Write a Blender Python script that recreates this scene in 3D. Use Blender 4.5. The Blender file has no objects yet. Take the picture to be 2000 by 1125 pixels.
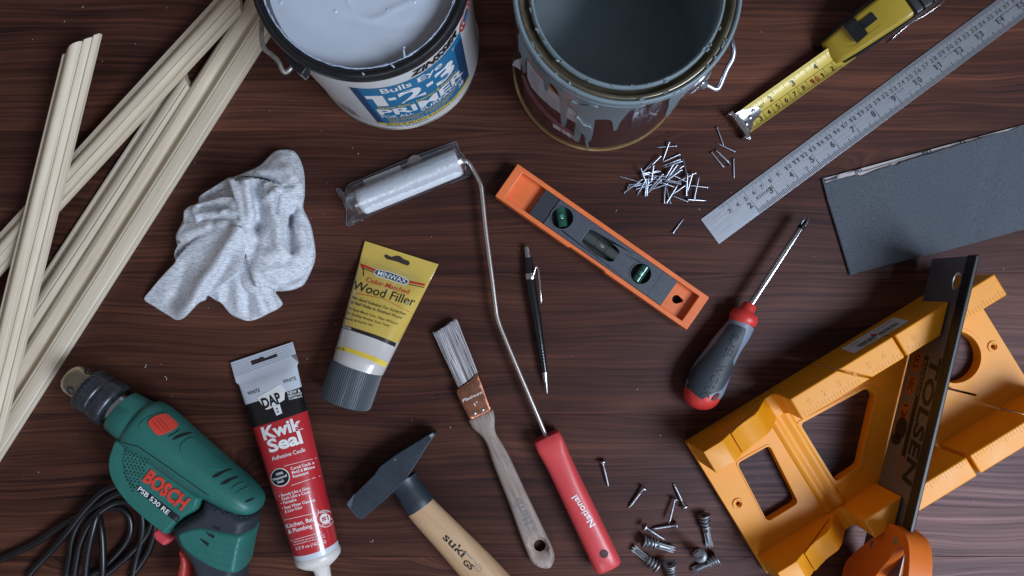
import bpy, bmesh, math, random
import numpy as np
from mathutils import Vector, Matrix, geometry, noise
from mathutils.bvhtree import BVHTree

random.seed(7)
C = bpy.context.scene.collection
SC = bpy.context.scene
S = 0.0005086            # metres on the table top for one pixel of the 2000 px photograph
H = 0.765                # height of the camera above the table top
CM = 0.01

# ------------------------------------------------------------------ camera
cam_d = bpy.data.cameras.new('camera')
cam = bpy.data.objects.new('camera', cam_d)
C.objects.link(cam)
cam.location = (0, 0, H)
cam_d.sensor_width = 36.0
cam_d.lens = 36.0 * H / (2000 * S)
cam_d.clip_start = 0.01
cam_d.clip_end = 50
SC.camera = cam

# ------------------------------------------------------------------ light: a tall cool window beyond the lower right, a dim warm room
world = bpy.data.worlds.new("World")
SC.world = world
world.use_nodes = True
bg = world.node_tree.nodes['Background']
bg.inputs[0].default_value = (0.92, 0.86, 0.90, 1)
bg.inputs[1].default_value = 0.165

def area(name, loc, target, size, power, col):
    d = bpy.data.lights.new(name, 'AREA')
    d.shape = 'RECTANGLE'
    d.size, d.size_y = size
    d.energy = power
    d.color = col
    o = bpy.data.objects.new(name, d)
    C.objects.link(o)
    o.location = loc
    o.rotation_euler = (Vector(target) - Vector(loc)).to_track_quat('-Z', 'Y').to_euler()
    return o
area('window_light', (1.45, -0.80, 1.85), (0.1, 0.0, 0.0), (1.1, 0.9), 70, (0.74, 0.86, 1.0))
area('far_window_light', (0.0, -2.4, 1.7), (0.0, 0.0, 0.0), (1.0, 1.0), 14, (0.78, 0.86, 1.0))

SC.view_settings.view_transform = 'Standard'
SC.view_settings.look = 'None'
SC.view_settings.exposure = 0.0
SC.view_settings.gamma = 1.0

# ------------------------------------------------------------------ materials
def lin(c):
    return tuple((v / 255 / 12.92) if v / 255 <= 0.04045 else ((v / 255 + 0.055) / 1.055) ** 2.4 for v in c) + (1,)

def M(name, rgb, rough=0.5, metal=0.0, var=None, bump=None, coat=0.0, stretch=None, spec=0.5, rvar=0.0, sss=0.0, trans=0.0):
    m = bpy.data.materials.new(name)
    m.use_nodes = True
    nt = m.node_tree
    b = nt.nodes['Principled BSDF']
    b.inputs['Base Color'].default_value = lin(rgb)
    b.inputs['Roughness'].default_value = rough
    b.inputs['Metallic'].default_value = metal
    b.inputs['Specular IOR Level'].default_value = spec
    b.inputs['Coat Weight'].default_value = coat
    b.inputs['Coat Roughness'].default_value = 0.06
    b.inputs['Transmission Weight'].default_value = trans
    if sss:
        b.inputs['Subsurface Weight'].default_value = sss
        b.inputs['Subsurface Radius'].default_value = (0.006, 0.003, 0.001)
        b.inputs['Subsurface Scale'].default_value = 1.0
    tc = nt.nodes.new('ShaderNodeTexCoord')
    mp = nt.nodes.new('ShaderNodeMapping')
    if stretch:
        mp.inputs['Scale'].default_value = stretch
    nt.links.new(tc.outputs['Object'], mp.inputs['Vector'])
    if var or rvar:
        sc, amt = var or (60, 0.0)
        n = nt.nodes.new('ShaderNodeTexNoise')
        n.inputs['Scale'].default_value = sc
        n.inputs['Detail'].default_value = 6
        n.inputs['Roughness'].default_value = 0.65
        nt.links.new(mp.outputs[0], n.inputs['Vector'])
        if amt:
            hs = nt.nodes.new('ShaderNodeMapRange')
            hs.inputs['From Min'].default_value = 0.3
            hs.inputs['From Max'].default_value = 0.7
            hs.inputs['To Min'].default_value = 1 - amt
            hs.inputs['To Max'].default_value = 1 + amt
            nt.links.new(n.outputs['Fac'], hs.inputs['Value'])
            vm = nt.nodes.new('ShaderNodeVectorMath')
            vm.operation = 'SCALE'
            vm.inputs[0].default_value = lin(rgb)[:3]
            nt.links.new(hs.outputs[0], vm.inputs['Scale'])
            nt.links.new(vm.outputs[0], b.inputs['Base Color'])
        if rvar:
            hr = nt.nodes.new('ShaderNodeMapRange')
            hr.inputs['From Min'].default_value = 0.3
            hr.inputs['From Max'].default_value = 0.7
            hr.inputs['To Min'].default_value = max(rough - rvar, 0.03)
            hr.inputs['To Max'].default_value = rough + rvar
            nt.links.new(n.outputs['Fac'], hr.inputs['Value'])
            nt.links.new(hr.outputs[0], b.inputs['Roughness'])
    if bump:
        sc, st, dist = bump
        n2 = nt.nodes.new('ShaderNodeTexNoise')
        n2.inputs['Scale'].default_value = sc
        n2.inputs['Detail'].default_value = 4
        nt.links.new(mp.outputs[0], n2.inputs['Vector'])
        bp = nt.nodes.new('ShaderNodeBump')
        bp.inputs['Strength'].default_value = st
        bp.inputs['Distance'].default_value = dist
        nt.links.new(n2.outputs['Fac'], bp.inputs['Height'])
        nt.links.new(bp.outputs[0], b.inputs['Normal'])
    return m

def wood(name, dark, mid, light, rough, grain=(3, 70, 70), fine=(14, 500, 500), warp=0.03, ramp=(0.3, 0.52, 0.72), finew=0.4, bump=0.15, rnd=True, coat=0.0, knots=False, pores=None, blotch=0.08):
    m = bpy.data.materials.new(name)
    m.use_nodes = True
    nt = m.node_tree
    N, L = nt.nodes.new, nt.links.new
    b = nt.nodes['Principled BSDF']
    b.inputs['Roughness'].default_value = rough
    b.inputs['Specular IOR Level'].default_value = 0.26
    b.inputs['Specular Tint'].default_value = (1.0, 0.78, 0.86, 1) if knots else (1, 1, 1, 1)
    b.inputs['Coat Weight'].default_value = coat
    b.inputs['Coat Roughness'].default_value = 0.3
    tc = N('ShaderNodeTexCoord')
    src = tc.outputs['Object']
    if rnd:
        oi = N('ShaderNodeObjectInfo')
        mul = N('ShaderNodeMath'); mul.operation = 'MULTIPLY'; mul.inputs[1].default_value = 17.3
        L(oi.outputs['Random'], mul.inputs[0])
        cb = N('ShaderNodeCombineXYZ')
        L(mul.outputs[0], cb.inputs[0]); L(mul.outputs[0], cb.inputs[1])
        ad = N('ShaderNodeVectorMath'); ad.operation = 'ADD'
        L(src, ad.inputs[0]); L(cb.outputs[0], ad.inputs[1])
        src = ad.outputs[0]
    # slow sideways wander of the grain
    wn = N('ShaderNodeTexNoise'); wn.inputs['Scale'].default_value = 1.0; wn.inputs['Detail'].default_value = 2
    wm = N('ShaderNodeMapping'); wm.inputs['Scale'].default_value = (3.5, 9, 9)
    L(src, wm.inputs[0]); L(wm.outputs[0], wn.inputs['Vector'])
    ws = N('ShaderNodeVectorMath'); ws.operation = 'SCALE'; ws.inputs['Scale'].default_value = warp
    L(wn.outputs['Color'], ws.inputs[0])
    wa = N('ShaderNodeVectorMath'); wa.operation = 'ADD'
    L(src, wa.inputs[0]); L(ws.outputs[0], wa.inputs[1])
    p = wa.outputs[0]
    if knots:
        vo = N('ShaderNodeTexVoronoi'); vo.feature = 'F1'; vo.inputs['Scale'].default_value = 1.0
        vm_ = N('ShaderNodeMapping'); vm_.inputs['Scale'].default_value = (4.0, 7.5, 0.001)
        L(src, vm_.inputs[0]); L(vm_.outputs[0], vo.inputs['Vector'])
        kr = N('ShaderNodeMapRange'); kr.inputs['From Min'].default_value = 0.0; kr.inputs['From Max'].default_value = 0.20
        kr.inputs['To Min'].default_value = 1.0; kr.inputs['To Max'].default_value = 0.0; kr.interpolation_type = 'SMOOTHSTEP'
        L(vo.outputs['Distance'], kr.inputs['Value'])
        ks = N('ShaderNodeVectorMath'); ks.operation = 'SCALE'
        cbk = N('ShaderNodeCombineXYZ'); L(kr.outputs[0], cbk.inputs[1])
        L(cbk.outputs[0], ks.inputs[0]); ks.inputs['Scale'].default_value = 0.035
        ka = N('ShaderNodeVectorMath'); ka.operation = 'ADD'
        L(p, ka.inputs[0]); L(ks.outputs[0], ka.inputs[1])
        p = ka.outputs[0]
    def nz(scale, det, rg):
        mp = N('ShaderNodeMapping'); mp.inputs['Scale'].default_value = scale
        L(p, mp.inputs[0])
        n = N('ShaderNodeTexNoise'); n.inputs['Scale'].default_value = 1; n.inputs['Detail'].default_value = det; n.inputs['Roughness'].default_value = rg
        L(mp.outputs[0], n.inputs['Vector'])
        return n.outputs['Fac']
    a = nz(grain, 5, 0.62)
    f = nz(fine, 3, 0.6)
    slow = nz((grain[0] * 0.8, grain[1] * 0.18, grain[2] * 0.18), 3, 0.5)
    mx = N('ShaderNodeMix'); mx.data_type = 'FLOAT'; mx.inputs[0].default_value = finew
    L(a, mx.inputs[2]); L(f, mx.inputs[3])
    mx2 = N('ShaderNodeMix'); mx2.data_type = 'FLOAT'; mx2.inputs[0].default_value = 0.36
    L(mx.outputs[0], mx2.inputs[2]); L(slow, mx2.inputs[3])
    cr = N('ShaderNodeValToRGB')
    e = cr.color_ramp.elements
    e[0].position, e[0].color = ramp[0], lin(dark)
    e[1].position, e[1].color = ramp[2], lin(light)
    k = cr.color_ramp.elements.new(ramp[1]); k.color = lin(mid)
    L(mx2.outputs[0], cr.inputs[0])
    col = cr.outputs[0]
    if knots:
        kd = N('ShaderNodeMapRange'); kd.inputs['From Min'].default_value = 0.0; kd.inputs['From Max'].default_value = 0.09
        kd.inputs['To Min'].default_value = 0.72; kd.inputs['To Max'].default_value = 0.0; kd.interpolation_type = 'SMOOTHSTEP'
        L(vo.outputs['Distance'], kd.inputs['Value'])
        km = N('ShaderNodeMix'); km.data_type = 'RGBA'
        L(kd.outputs[0], km.inputs[0]); L(col, km.inputs[6]); km.inputs[7].default_value = lin(dark)
        col = km.outputs[2]
    if pores:
        po = nz(pores, 2, 0.5)
        pr = N('ShaderNodeMapRange'); pr.inputs['From Min'].default_value = 0.62; pr.inputs['From Max'].default_value = 0.7
        pr.inputs['To Min'].default_value = 0.0; pr.inputs['To Max'].default_value = 0.8
        L(po, pr.inputs['Value'])
        pm = N('ShaderNodeMix'); pm.data_type = 'RGBA'
        L(pr.outputs[0], pm.inputs[0]); L(col, pm.inputs[6]); pm.inputs[7].default_value = lin(dark)
        col = pm.outputs[2]
    if rnd:
        pv = N('ShaderNodeMapRange'); pv.inputs['To Min'].default_value = 0.82; pv.inputs['To Max'].default_value = 1.12
        L(oi.outputs['Random'], pv.inputs['Value'])
        bl = nz((3.2, 16, 16), 4, 0.6)       # uneven take-up of the stain
        br_ = N('ShaderNodeMapRange'); br_.inputs['From Min'].default_value = 0.3; br_.inputs['From Max'].default_value = 0.7
        br_.inputs['To Min'].default_value = 1 - blotch; br_.inputs['To Max'].default_value = 1 + blotch
        L(bl, br_.inputs['Value'])
        bm_ = N('ShaderNodeMath'); bm_.operation = 'MULTIPLY'
        L(pv.outputs[0], bm_.inputs[0]); L(br_.outputs[0], bm_.inputs[1])
        ps = N('ShaderNodeVectorMath'); ps.operation = 'SCALE'
        L(col, ps.inputs[0]); L(bm_.outputs[0], ps.inputs['Scale'])
        col = ps.outputs[0]
    L(col, b.inputs['Base Color'])
    bp = N('ShaderNodeBump'); bp.inputs['Strength'].default_value = bump; bp.inputs['Distance'].default_value = 0.0006
    L(mx.outputs[0], bp.inputs['Height']); L(bp.outputs[0], b.inputs['Normal'])
    rr = N('ShaderNodeMapRange'); rr.inputs['From Min'].default_value = 0.3; rr.inputs['From Max'].default_value = 0.7
    rr.inputs['To Min'].default_value = rough + 0.1; rr.inputs['To Max'].default_value = max(rough - 0.08, 0.05)
    L(mx.outputs[0], rr.inputs['Value']); L(rr.outputs[0], b.inputs['Roughness'])
    return m

m_table = wood('stained_pine', (24, 13, 13), (68, 39, 30), (112, 70, 53), 0.44, grain=(2.4, 90, 1), fine=(5, 360, 1), warp=0.04, ramp=(0.36, 0.495, 0.72), finew=0.66, bump=0.14, knots=True, blotch=0.38)
m_mould = wood('raw_pine', (164, 144, 120), (200, 186, 166), (218, 207, 191), 0.55, grain=(2.5, 150, 150), fine=(20, 900, 900), warp=0.01, bump=0.12, finew=0.5)
m_beech = wood('beech', (100, 84, 78), (172, 154, 146), (192, 176, 168), 0.5, grain=(6, 160, 160), fine=(45, 700, 700), warp=0.006, bump=0.1, finew=0.35, pores=(110, 900, 900))
m_ash = wood('varnished_ash', (150, 112, 82), (196, 158, 122), (214, 182, 148), 0.32, grain=(7, 110, 60), fine=(30, 800, 800), warp=0.03, bump=0.06, finew=0.3, coat=0.3)

m_black = M('black_plastic', (24, 25, 29), 0.38, var=(80, 0.15), rvar=0.08)
m_blackgloss = M('glossy_black', (14, 15, 18), 0.16, coat=0.4, var=(120, 0.1))
m_cord = M('black_cable', (16, 17, 20), 0.34, var=(200, 0.1))
m_steel = M('bright_steel', (196, 200, 208), 0.28, 1.0, var=(150, 0.08), rvar=0.08)
m_zinc = M('zinc_steel', (188, 194, 210), 0.34, 1.0, var=(300, 0.1))
m_greyzinc = M('dull_zinc', (172, 174, 182), 0.40, 1.0, var=(300, 0.2))
m_chrome = M('chrome', (214, 216, 220), 0.14, 1.0, rvar=0.05)
m_white = M('white_plastic', (222, 222, 222), 0.4, var=(40, 0.04))
m_paper = M('white_paper', (214, 212, 210), 0.6, var=(60, 0.05))
m_ink = M('black_ink', (20, 20, 23), 0.5)
m_inkred = M('red_ink', (182, 40, 36), 0.5)
m_inkwhite = M('white_ink', (226, 226, 228), 0.45)
m_inkgrey = M('grey_ink', (112, 112, 116), 0.5)
m_inkyellow = M('yellow_ink', (226, 196, 70), 0.45)
m_inkgreen = M('green_ink', (50, 110, 90), 0.5)
m_gold = M('gold_lacquer', (168, 142, 96), 0.34, 0.8, var=(60, 0.2))

# ------------------------------------------------------------------ mesh helpers
def W(x, y, z=0.0):
    """world point of photograph pixel (x, y) for something standing z cm above the table top"""
    z *= CM
    k = (H - z) / H
    return Vector(((x - 1000) * S * k, (562.5 - y) * S * k, z))

def px_of(p):
    k = H / (H - p[2])
    return (1000 + p[0] * k / S, 562.5 - p[1] * k / S)

def thing(name, label, cat, group=None, loc=(0, 0, 0), rot=0.0):
    o = bpy.data.objects.new(name, None)
    o.empty_display_size = 0.02
    C.objects.link(o)
    o.location = loc
    o.rotation_euler = (0, 0, rot)
    o['label'] = label
    o['category'] = cat
    if group:
        o['group'] = group
    return o

def root_matrix(root):
    if root is None:
        return Matrix.Identity(4)
    return Matrix.Translation(root.location) @ root.rotation_euler.to_matrix().to_4x4()

class Part:
    pass

def mk(name, verts, faces, mat, root=None, parent=None, mi=None, smooth=35, bevel=0.0, bseg=2, fix=True, loc=None, rot=0.0):
    me = bpy.data.meshes.new(name)
    if root is not None:
        mtx = root_matrix(root).inverted()
    elif loc is not None:
        mtx = (Matrix.Translation(loc) @ Matrix.Rotation(rot, 4, 'Z')).inverted()
    else:
        mtx = Matrix.Identity(4)
    wv = [Vector(v) for v in verts]
    me.from_pydata([tuple(mtx @ v) for v in wv], [], [list(f) for f in faces])
    mats = mat if isinstance(mat, (list, tuple)) else [mat]
    for m in mats:
        me.materials.append(m)
    if mi is not None:
        me.polygons.foreach_set('material_index', list(mi))
    if fix:
        bm = bmesh.new()
        bm.from_mesh(me)
        bmesh.ops.recalc_face_normals(bm, faces=bm.faces)
        bm.to_mesh(me)
        bm.free()
    if smooth:
        me.polygons.foreach_set('use_smooth', [True] * len(me.polygons))
        me.set_sharp_from_angle(angle=math.radians(smooth))
    me.update()
    o = bpy.data.objects.new(name, me)
    C.objects.link(o)
    if parent is not None:
        o.parent = parent
    elif root is not None:
        o.parent = root
    elif loc is not None:
        o.location = loc
        o.rotation_euler = (0, 0, rot)
    if bevel:
        bv = o.modifiers.new('bevel', 'BEVEL')
        bv.width = bevel
        bv.segments = bseg
        bv.limit_method = 'ANGLE'
        bv.angle_limit = math.radians(30)
        bv.harden_normals = False
    REG[o.name] = (wv, [list(f) for f in faces])
    return o
REG = {}

def bvh(*objs):
    V, F = [], []
    for o in objs:
        v, f = REG[o.name]
        n = len(V)
        V += v
        F += [[i + n for i in q] for q in f]
    return BVHTree.FromPolygons(V, F)

def tag(o, label, cat, group=None):
    o['label'] = label
    o['category'] = cat
    if group:
        o['group'] = group
    return o

def prism_geo(loops, z0, z1, tops=None):
    """loops: list of lists of world (x, y); first is the outline, the rest are holes; z in metres"""
    V, F, idx = [], [], []
    for lp in loops:
        idx.append([len(V) + i for i in range(len(lp))])
        V += [Vector((p[0], p[1], z1)) for p in lp]
    n = len(V)
    V += [Vector((v.x, v.y, z0)) for v in V]
    if len(loops) == 1:
        F.append(idx[0]); F.append([i + n for i in reversed(idx[0])])
    else:
        tris = geometry.tessellate_polygon([[Vector((p[0], p[1], 0)) for p in lp] for lp in loops])
        for t in tris:
            F.append(list(t)); F.append([i + n for i in reversed(t)])
    for ix in idx:
        for i in range(len(ix)):
            a, b = ix[i], ix[(i + 1) % len(ix)]
            F.append([a, b, b + n, a + n])
    return V, F

def rounded(poly, r, seg=5):
    out = []
    n = len(poly)
    for i in range(n):
        p0, p1, p2 = Vector(poly[i - 1][:2]), Vector(poly[i][:2]), Vector(poly[(i + 1) % n][:2])
        a, b = (p0 - p1), (p2 - p1)
        rr = min(r, a.length * 0.45, b.length * 0.45)
        if rr < 1e-6:
            out.append(tuple(p1)); continue
        a.normalize(); b.normalize()
        s, e = p1 + a * rr, p1 + b * rr
        for k in range(seg + 1):
            t = k / seg
            q = s * (1 - t) ** 2 + p1 * 2 * t * (1 - t) + e * t ** 2
            out.append((q.x, q.y))
    return out

def circle(cx, cy, r, n=24, ry=None, rot=0.0):
    ry = ry or r
    out = []
    for i in range(n):
        a = 2 * math.pi * i / n
        x, y = r * math.cos(a), ry * math.sin(a)
        out.append((cx + x * math.cos(rot) - y * math.sin(rot), cy + x * math.sin(rot) + y * math.cos(rot)))
    return out

def prism(name, poly, z0, z1, mat, root=None, holes=(), parent=None, bevel=0.0, bseg=2, smooth=35, **kw):
    """poly and holes in photograph pixels seen at height z1 (cm); walls go straight down to z0"""
    loops = [[W(x, y, z1)[:2] for x, y in lp] for lp in [poly] + list(holes)]
    V, F = prism_geo(loops, z0 * CM, z1 * CM)
    return mk(name, V, F, mat, root, parent, bevel=bevel, bseg=bseg, smooth=smooth, **kw)

def loft_geo(rings, cap=True, closed=True):
    V, F = [], []
    n = len(rings[0])
    for r in rings:
        V += [Vector(p) for p in r]
    for i in range(len(rings) - 1):
        for j in range(n if closed else n - 1):
            a = i * n + j
            b = i * n + (j + 1) % n
            F.append([a, b, b + n, a + n])
    if cap:
        F.append(list(reversed(range(n))))
        F.append([(len(rings) - 1) * n + j for j in range(n)])
    return V, F

def merge(*geos):
    V, F = [], []
    for v, f in geos:
        n = len(V)
        V += list(v)
        F += [[i + n for i in q] for q in f]
    return V, F

def spline(pts, n=8):
    """Catmull-Rom through the points"""
    P = [Vector(p) for p in pts]
    if len(P) < 3:
        return P
    P = [P[0] * 2 - P[1]] + P + [P[-1] * 2 - P[-2]]
    out = []
    for i in range(1, len(P) - 2):
        for k in range(n):
            t = k / n
            a, b, c, d = P[i - 1], P[i], P[i + 1], P[i + 2]
            out.append(0.5 * ((2 * b) + (c - a) * t + (2 * a - 5 * b + 4 * c - d) * t * t + (3 * b - a - 3 * c + d) * t ** 3))
    out.append(P[-2])
    return out

def tube_geo(path, rad, n=10, cap=True):
    P = [Vector(p) for p in path]
    m = len(P)
    R = rad if isinstance(rad, (list, tuple)) else [rad] * m
    rings = []
    t0 = (P[1] - P[0]).normalized()
    up = Vector((0, 0, 1)) if abs(t0.z) < 0.9 else Vector((1, 0, 0))
    nx = t0.cross(up).normalized()
    for i in range(m):
        t = (P[min(i + 1, m - 1)] - P[max(i - 1, 0)]).normalized()
        nx = (nx - t * nx.dot(t)).normalized()
        ny = t.cross(nx)
        rings.append([P[i] + (nx * math.cos(a) + ny * math.sin(a)) * R[i] for a in [2 * math.pi * j / n for j in range(n)]])
    return loft_geo(rings, cap)

def lathe_geo(c, axis, prof, n=32, cap=True, flat=None):
    """prof: list of (t along axis, radius) metres"""
    a = Vector(axis).normalized()
    up = Vector((0, 0, 1)) if abs(a.z) < 0.9 else Vector((1, 0, 0))
    nx = a.cross(up).normalized()
    ny = a.cross(nx)
    rings = [[Vector(c) + a * t + (nx * math.cos(q) + ny * math.sin(q)) * max(r, 1e-5) for q in [2 * math.pi * j / n for j in range(n)]] for t, r in prof]
    return loft_geo(rings, cap)

def seg_dist(X, Y, x0, y0, x1, y1):
    dx, dy = x1 - x0, y1 - y0
    t = np.clip(((X - x0) * dx + (Y - y0) * dy) / (dx * dx + dy * dy + 1e-9), 0, 1)
    return np.hypot(X - x0 - t * dx, Y - y0 - t * dy)

def poly_sd(X, Y, poly):
    """distance to the outline, positive inside"""
    d = np.full(X.shape, 1e9)
    ins = np.zeros(X.shape, bool)
    n = len(poly)
    for i in range(n):
        x0, y0 = poly[i]
        x1, y1 = poly[(i + 1) % n]
        d = np.minimum(d, seg_dist(X, Y, x0, y0, x1, y1))
        if y0 != y1:
            c = ((y0 > Y) != (y1 > Y)) & (X < (x1 - x0) * (Y - y0) / (y1 - y0) + x0)
            ins ^= c
    return np.where(ins, d, -d)

def smooth_poly(poly, n=6):
    """closed Catmull-Rom"""
    m = len(poly)
    out = []
    for i in range(m):
        a, b, c, d = [Vector(poly[(i + k) % m]) for k in (-1, 0, 1, 2)]
        for k in range(n):
            t = k / n
            q = 0.5 * ((2 * b) + (c - a) * t + (2 * a - 5 * b + 4 * c - d) * t * t + (3 * b - a - 3 * c + d) * t ** 3)
            out.append((q.x, q.y))
    return out

def resample(poly, step):
    out = []
    m = len(poly)
    for i in range(m):
        a, b = Vector(poly[i]), Vector(poly[(i + 1) % m])
        k = max(1, int(round((b - a).length / step)))
        for j in range(k):
            q = a.lerp(b, j / k)
            out.append((q.x, q.y))
    return out

def fill(outline, step, insets=(), holes=()):
    """triangulates the inside of an outline with an even net of points"""
    pts, edges = [], []
    for lp in [outline] + list(holes):
        s = len(pts)
        pts += list(lp)
        m = len(lp)
        edges += [(s + i, s + (i + 1) % m) for i in range(m)]
    A = np.array(outline)
    x0, y0 = A.min(0)
    x1, y1 = A.max(0)
    gx, gy = np.meshgrid(np.arange(x0, x1, step), np.arange(y0, y1, step * 0.866))
    gx = gx + (np.arange(gx.shape[0]) % 2)[:, None] * step * 0.5
    gx, gy = gx.ravel(), gy.ravel()
    sd = poly_sd(gx, gy, outline)
    for h in holes:
        sd = np.minimum(sd, -poly_sd(gx, gy, h))
    lim = max([step * 0.6] + [i + step * 0.5 for i in insets])
    k = sd > lim
    inner = list(zip(gx[k], gy[k]))
    n = len(outline)
    area2 = sum(outline[i][0] * outline[(i + 1) % n][1] - outline[(i + 1) % n][0] * outline[i][1] for i in range(n))
    sg = 1 if area2 > 0 else -1
    cand = []
    for d in insets:
        for i in range(n):
            p, q = Vector(outline[i - 1]), Vector(outline[(i + 1) % n])
            t = (q - p)
            if t.length < 1e-6:
                continue
            t.normalize()
            cand.append((outline[i][0] - t.y * sg * d, outline[i][1] + t.x * sg * d, d))
    if cand:
        c = np.array(cand)
        sdc = poly_sd(c[:, 0], c[:, 1], outline)
        for h in holes:
            sdc = np.minimum(sdc, -poly_sd(c[:, 0], c[:, 1], h))
        inner += [(x, y) for x, y, ok in zip(c[:, 0], c[:, 1], sdc > c[:, 2] * 0.85) if ok]
    P = [Vector(p) for p in pts + [tuple(map(float, q)) for q in inner]]
    r = geometry.delaunay_2d_cdt(P, edges, [], 0, 1e-4)
    V = [tuple(v) for v in r[0]]
    F = [list(f) for f in r[2]]
    if True:
        cx = np.array([[sum(V[i][0] for i in f) / 3, sum(V[i][1] for i in f) / 3] for f in F])
        keep = poly_sd(cx[:, 0], cx[:, 1], outline) > 0
        for h in holes:
            keep &= poly_sd(cx[:, 0], cx[:, 1], h) < 0
        F = [f for f, k_ in zip(F, keep) if k_]
    return V, F

def pillow_geo(outline, zref, zmid, h, er, step=6, hb=None, insets=(0.7, 2.2, 5, 9), extra=None, power=2.0):
    """a rounded body grown from its outline: top = zmid + h * profile(distance to the outline), bottom the same downwards (cm)"""
    V2, F = fill(outline, step, [i for i in insets if i < er])
    X = np.array([v[0] for v in V2]); Y = np.array([v[1] for v in V2])
    d = np.maximum(poly_sd(X, Y, outline), 0)
    u = 1 - np.minimum(d / er, 1)
    prof = (1 - u ** power) ** (1 / power)
    hb = h if hb is None else hb
    top = zmid + h * prof
    bot = zmid - hb * prof
    if extra is not None:
        top = top + extra(X, Y, d) * np.minimum(prof * 2, 1)
    base = [W(x, y, zref) for x, y in V2]
    n = len(base)
    border = d < 1e-3
    V = [Vector((b.x, b.y, t * CM)) for b, t in zip(base, top)]
    V += [Vector((b.x, b.y, t * CM)) for b, t in zip(base, bot)]
    # border vertices are shared by both halves
    mp = [i if border[i] else i + n for i in range(n)]
    FF = F + [[mp[i] for i in reversed(f)] for f in F]
    used = sorted({i for f in FF for i in f})
    re = {o: k for k, o in enumerate(used)}
    return [V[i] for i in used], [[re[i] for i in f] for f in FF]

def pillow(name, outline, zref, zmid, h, er, mat, root=None, parent=None, smooth=60, **kw):
    V, F = pillow_geo(outline, zref, zmid, h, er, **kw)
    return mk(name, V, F, mat, root, parent, smooth=smooth)

# ---- flat print and thin raised pieces that follow a surface below them
CAMP = Vector((0, 0, H))
def drop(tree, x, y, off):
    d = (W(x, y, 0) - CAMP).normalized()
    hit = tree.ray_cast(CAMP, d)
    if hit[0] is None:
        q = tree.find_nearest(CAMP + d * (H - 0.02))
        p, nrm = q[0], q[1]
    else:
        p, nrm = hit[0], hit[1]
    if nrm.dot(d) > 0:
        nrm = -nrm
    return p + nrm * off

def patch(name, poly, tree, mat, root, parent=None, off=0.00025, thick=0.0, step=8, holes=(), smooth=35, insets=()):
    """a sticker, groove or raised plate with outline poly (photograph pixels) laid on the surface under it"""
    V2, F = fill(resample(poly, step), step, insets, [resample(h, step) for h in holes])
    if thick:
        top = [drop(tree, x, y, off + thick) for x, y in V2]
        bot = [drop(tree, x, y, -0.0006) for x, y in V2]
        n = len(top)
        cnt = {}
        for f in F:
            for i in range(len(f)):
                a, b = f[i], f[(i + 1) % len(f)]
                cnt[(a, b)] = 1
        FF = [list(f) for f in F]
        for (a, b) in cnt:
            if (b, a) not in cnt:
                FF.append([b, a, a + n, b + n])
        return mk(name, top + bot, FF, mat, root, parent, smooth=smooth)
    return mk(name, [drop(tree, x, y, off) for x, y in V2], F, mat, root, parent, smooth=60)

TXT = {}
def text2d(s, bold=0.0):
    if s == '1':
        w = 0.10 + bold * 2.2      # the font's own 1 has no flag to speak of
        p = [(0, 0.50), (0, 0.50 + w * 0.75), (0.16, 0.72), (0.14 + w, 0.72), (0.14 + w, 0), (0.14, 0), (0.14, 0.53)]
        return p, [list(t) for t in geometry.tessellate_polygon([[Vector((x, y, 0)) for x, y in p]])]
    if (s, bold) not in TXT:
        c = bpy.data.curves.new('t', 'FONT')
        c.body = s
        c.resolution_u = 3
        c.offset = bold * 0.45
        o = bpy.data.objects.new('t', c)
        me = bpy.data.meshes.new_from_object(o)
        me.calc_loop_triangles()
        v = [(p.co.x, p.co.y) for p in me.vertices]
        f = [list(t.vertices) for t in me.loop_triangles]
        bpy.data.objects.remove(o); bpy.data.curves.remove(c); bpy.data.meshes.remove(me)
        TXT[(s, bold)] = (v, f)
    return TXT[(s, bold)]

def text_box(s, bold=0.0, slant=0.0):
    """text scaled to the unit box"""
    v, f = text2d(s, bold)
    v = [(x + slant * y, y) for x, y in v]
    x0 = min(p[0] for p in v); x1 = max(p[0] for p in v)
    y0 = min(p[1] for p in v); y1 = max(p[1] for p in v)
    if not any(ch in s for ch in 'gjpqy,&'):
        pass
    return [((x - x0) / (x1 - x0), (y - y0) / (y1 - y0)) for x, y in v], f

def letters(items, tree, mat, root, name='lettering', parent=None, off=0.0003, thick=0.0):
    """items: (text, (x0, y0) start of baseline, (x1, y1) end of baseline, cap height px, bold, slant); all joined as one printed part"""
    VV, FF = [], []
    for it in items:
        s, p0, p1, ch = it[:4]
        bold = it[4] if len(it) > 4 else 0.0
        slant = it[5] if len(it) > 5 else 0.0
        v, f = text2d(s, bold)
        v = [(x + slant * y, y) for x, y in v]
        xa = min(q[0] for q in v); xb = max(q[0] for q in v)
        p0, p1 = Vector(p0), Vector(p1)
        e = (p1 - p0)
        ln = e.length
        e.normalize()
        n = Vector((e.y, -e.x))
        n0 = len(VV)
        for x, y in v:
            q = p0 + e * ((x - xa) / (xb - xa) * ln) + n * (y / 0.72 * ch)
            VV.append(drop(tree, q.x, q.y, off + thick))
        FF += [[i + n0 for i in t] for t in f]
        if thick:
            m0 = len(VV)
            for x, y in v:
                q = p0 + e * ((x - xa) / (xb - xa) * ln) + n * (y / 0.72 * ch)
                VV.append(drop(tree, q.x, q.y, -0.0004))
            ed = set()
            for t in f:
                for i in range(3):
                    ed.add((t[i], t[(i + 1) % 3]))
            for a, b in ed:
                if (b, a) not in ed:
                    FF.append([b + n0, a + n0, a + m0, b + m0])
    return mk(name, VV, FF, mat, root, parent, smooth=0, fix=bool(thick))

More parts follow.
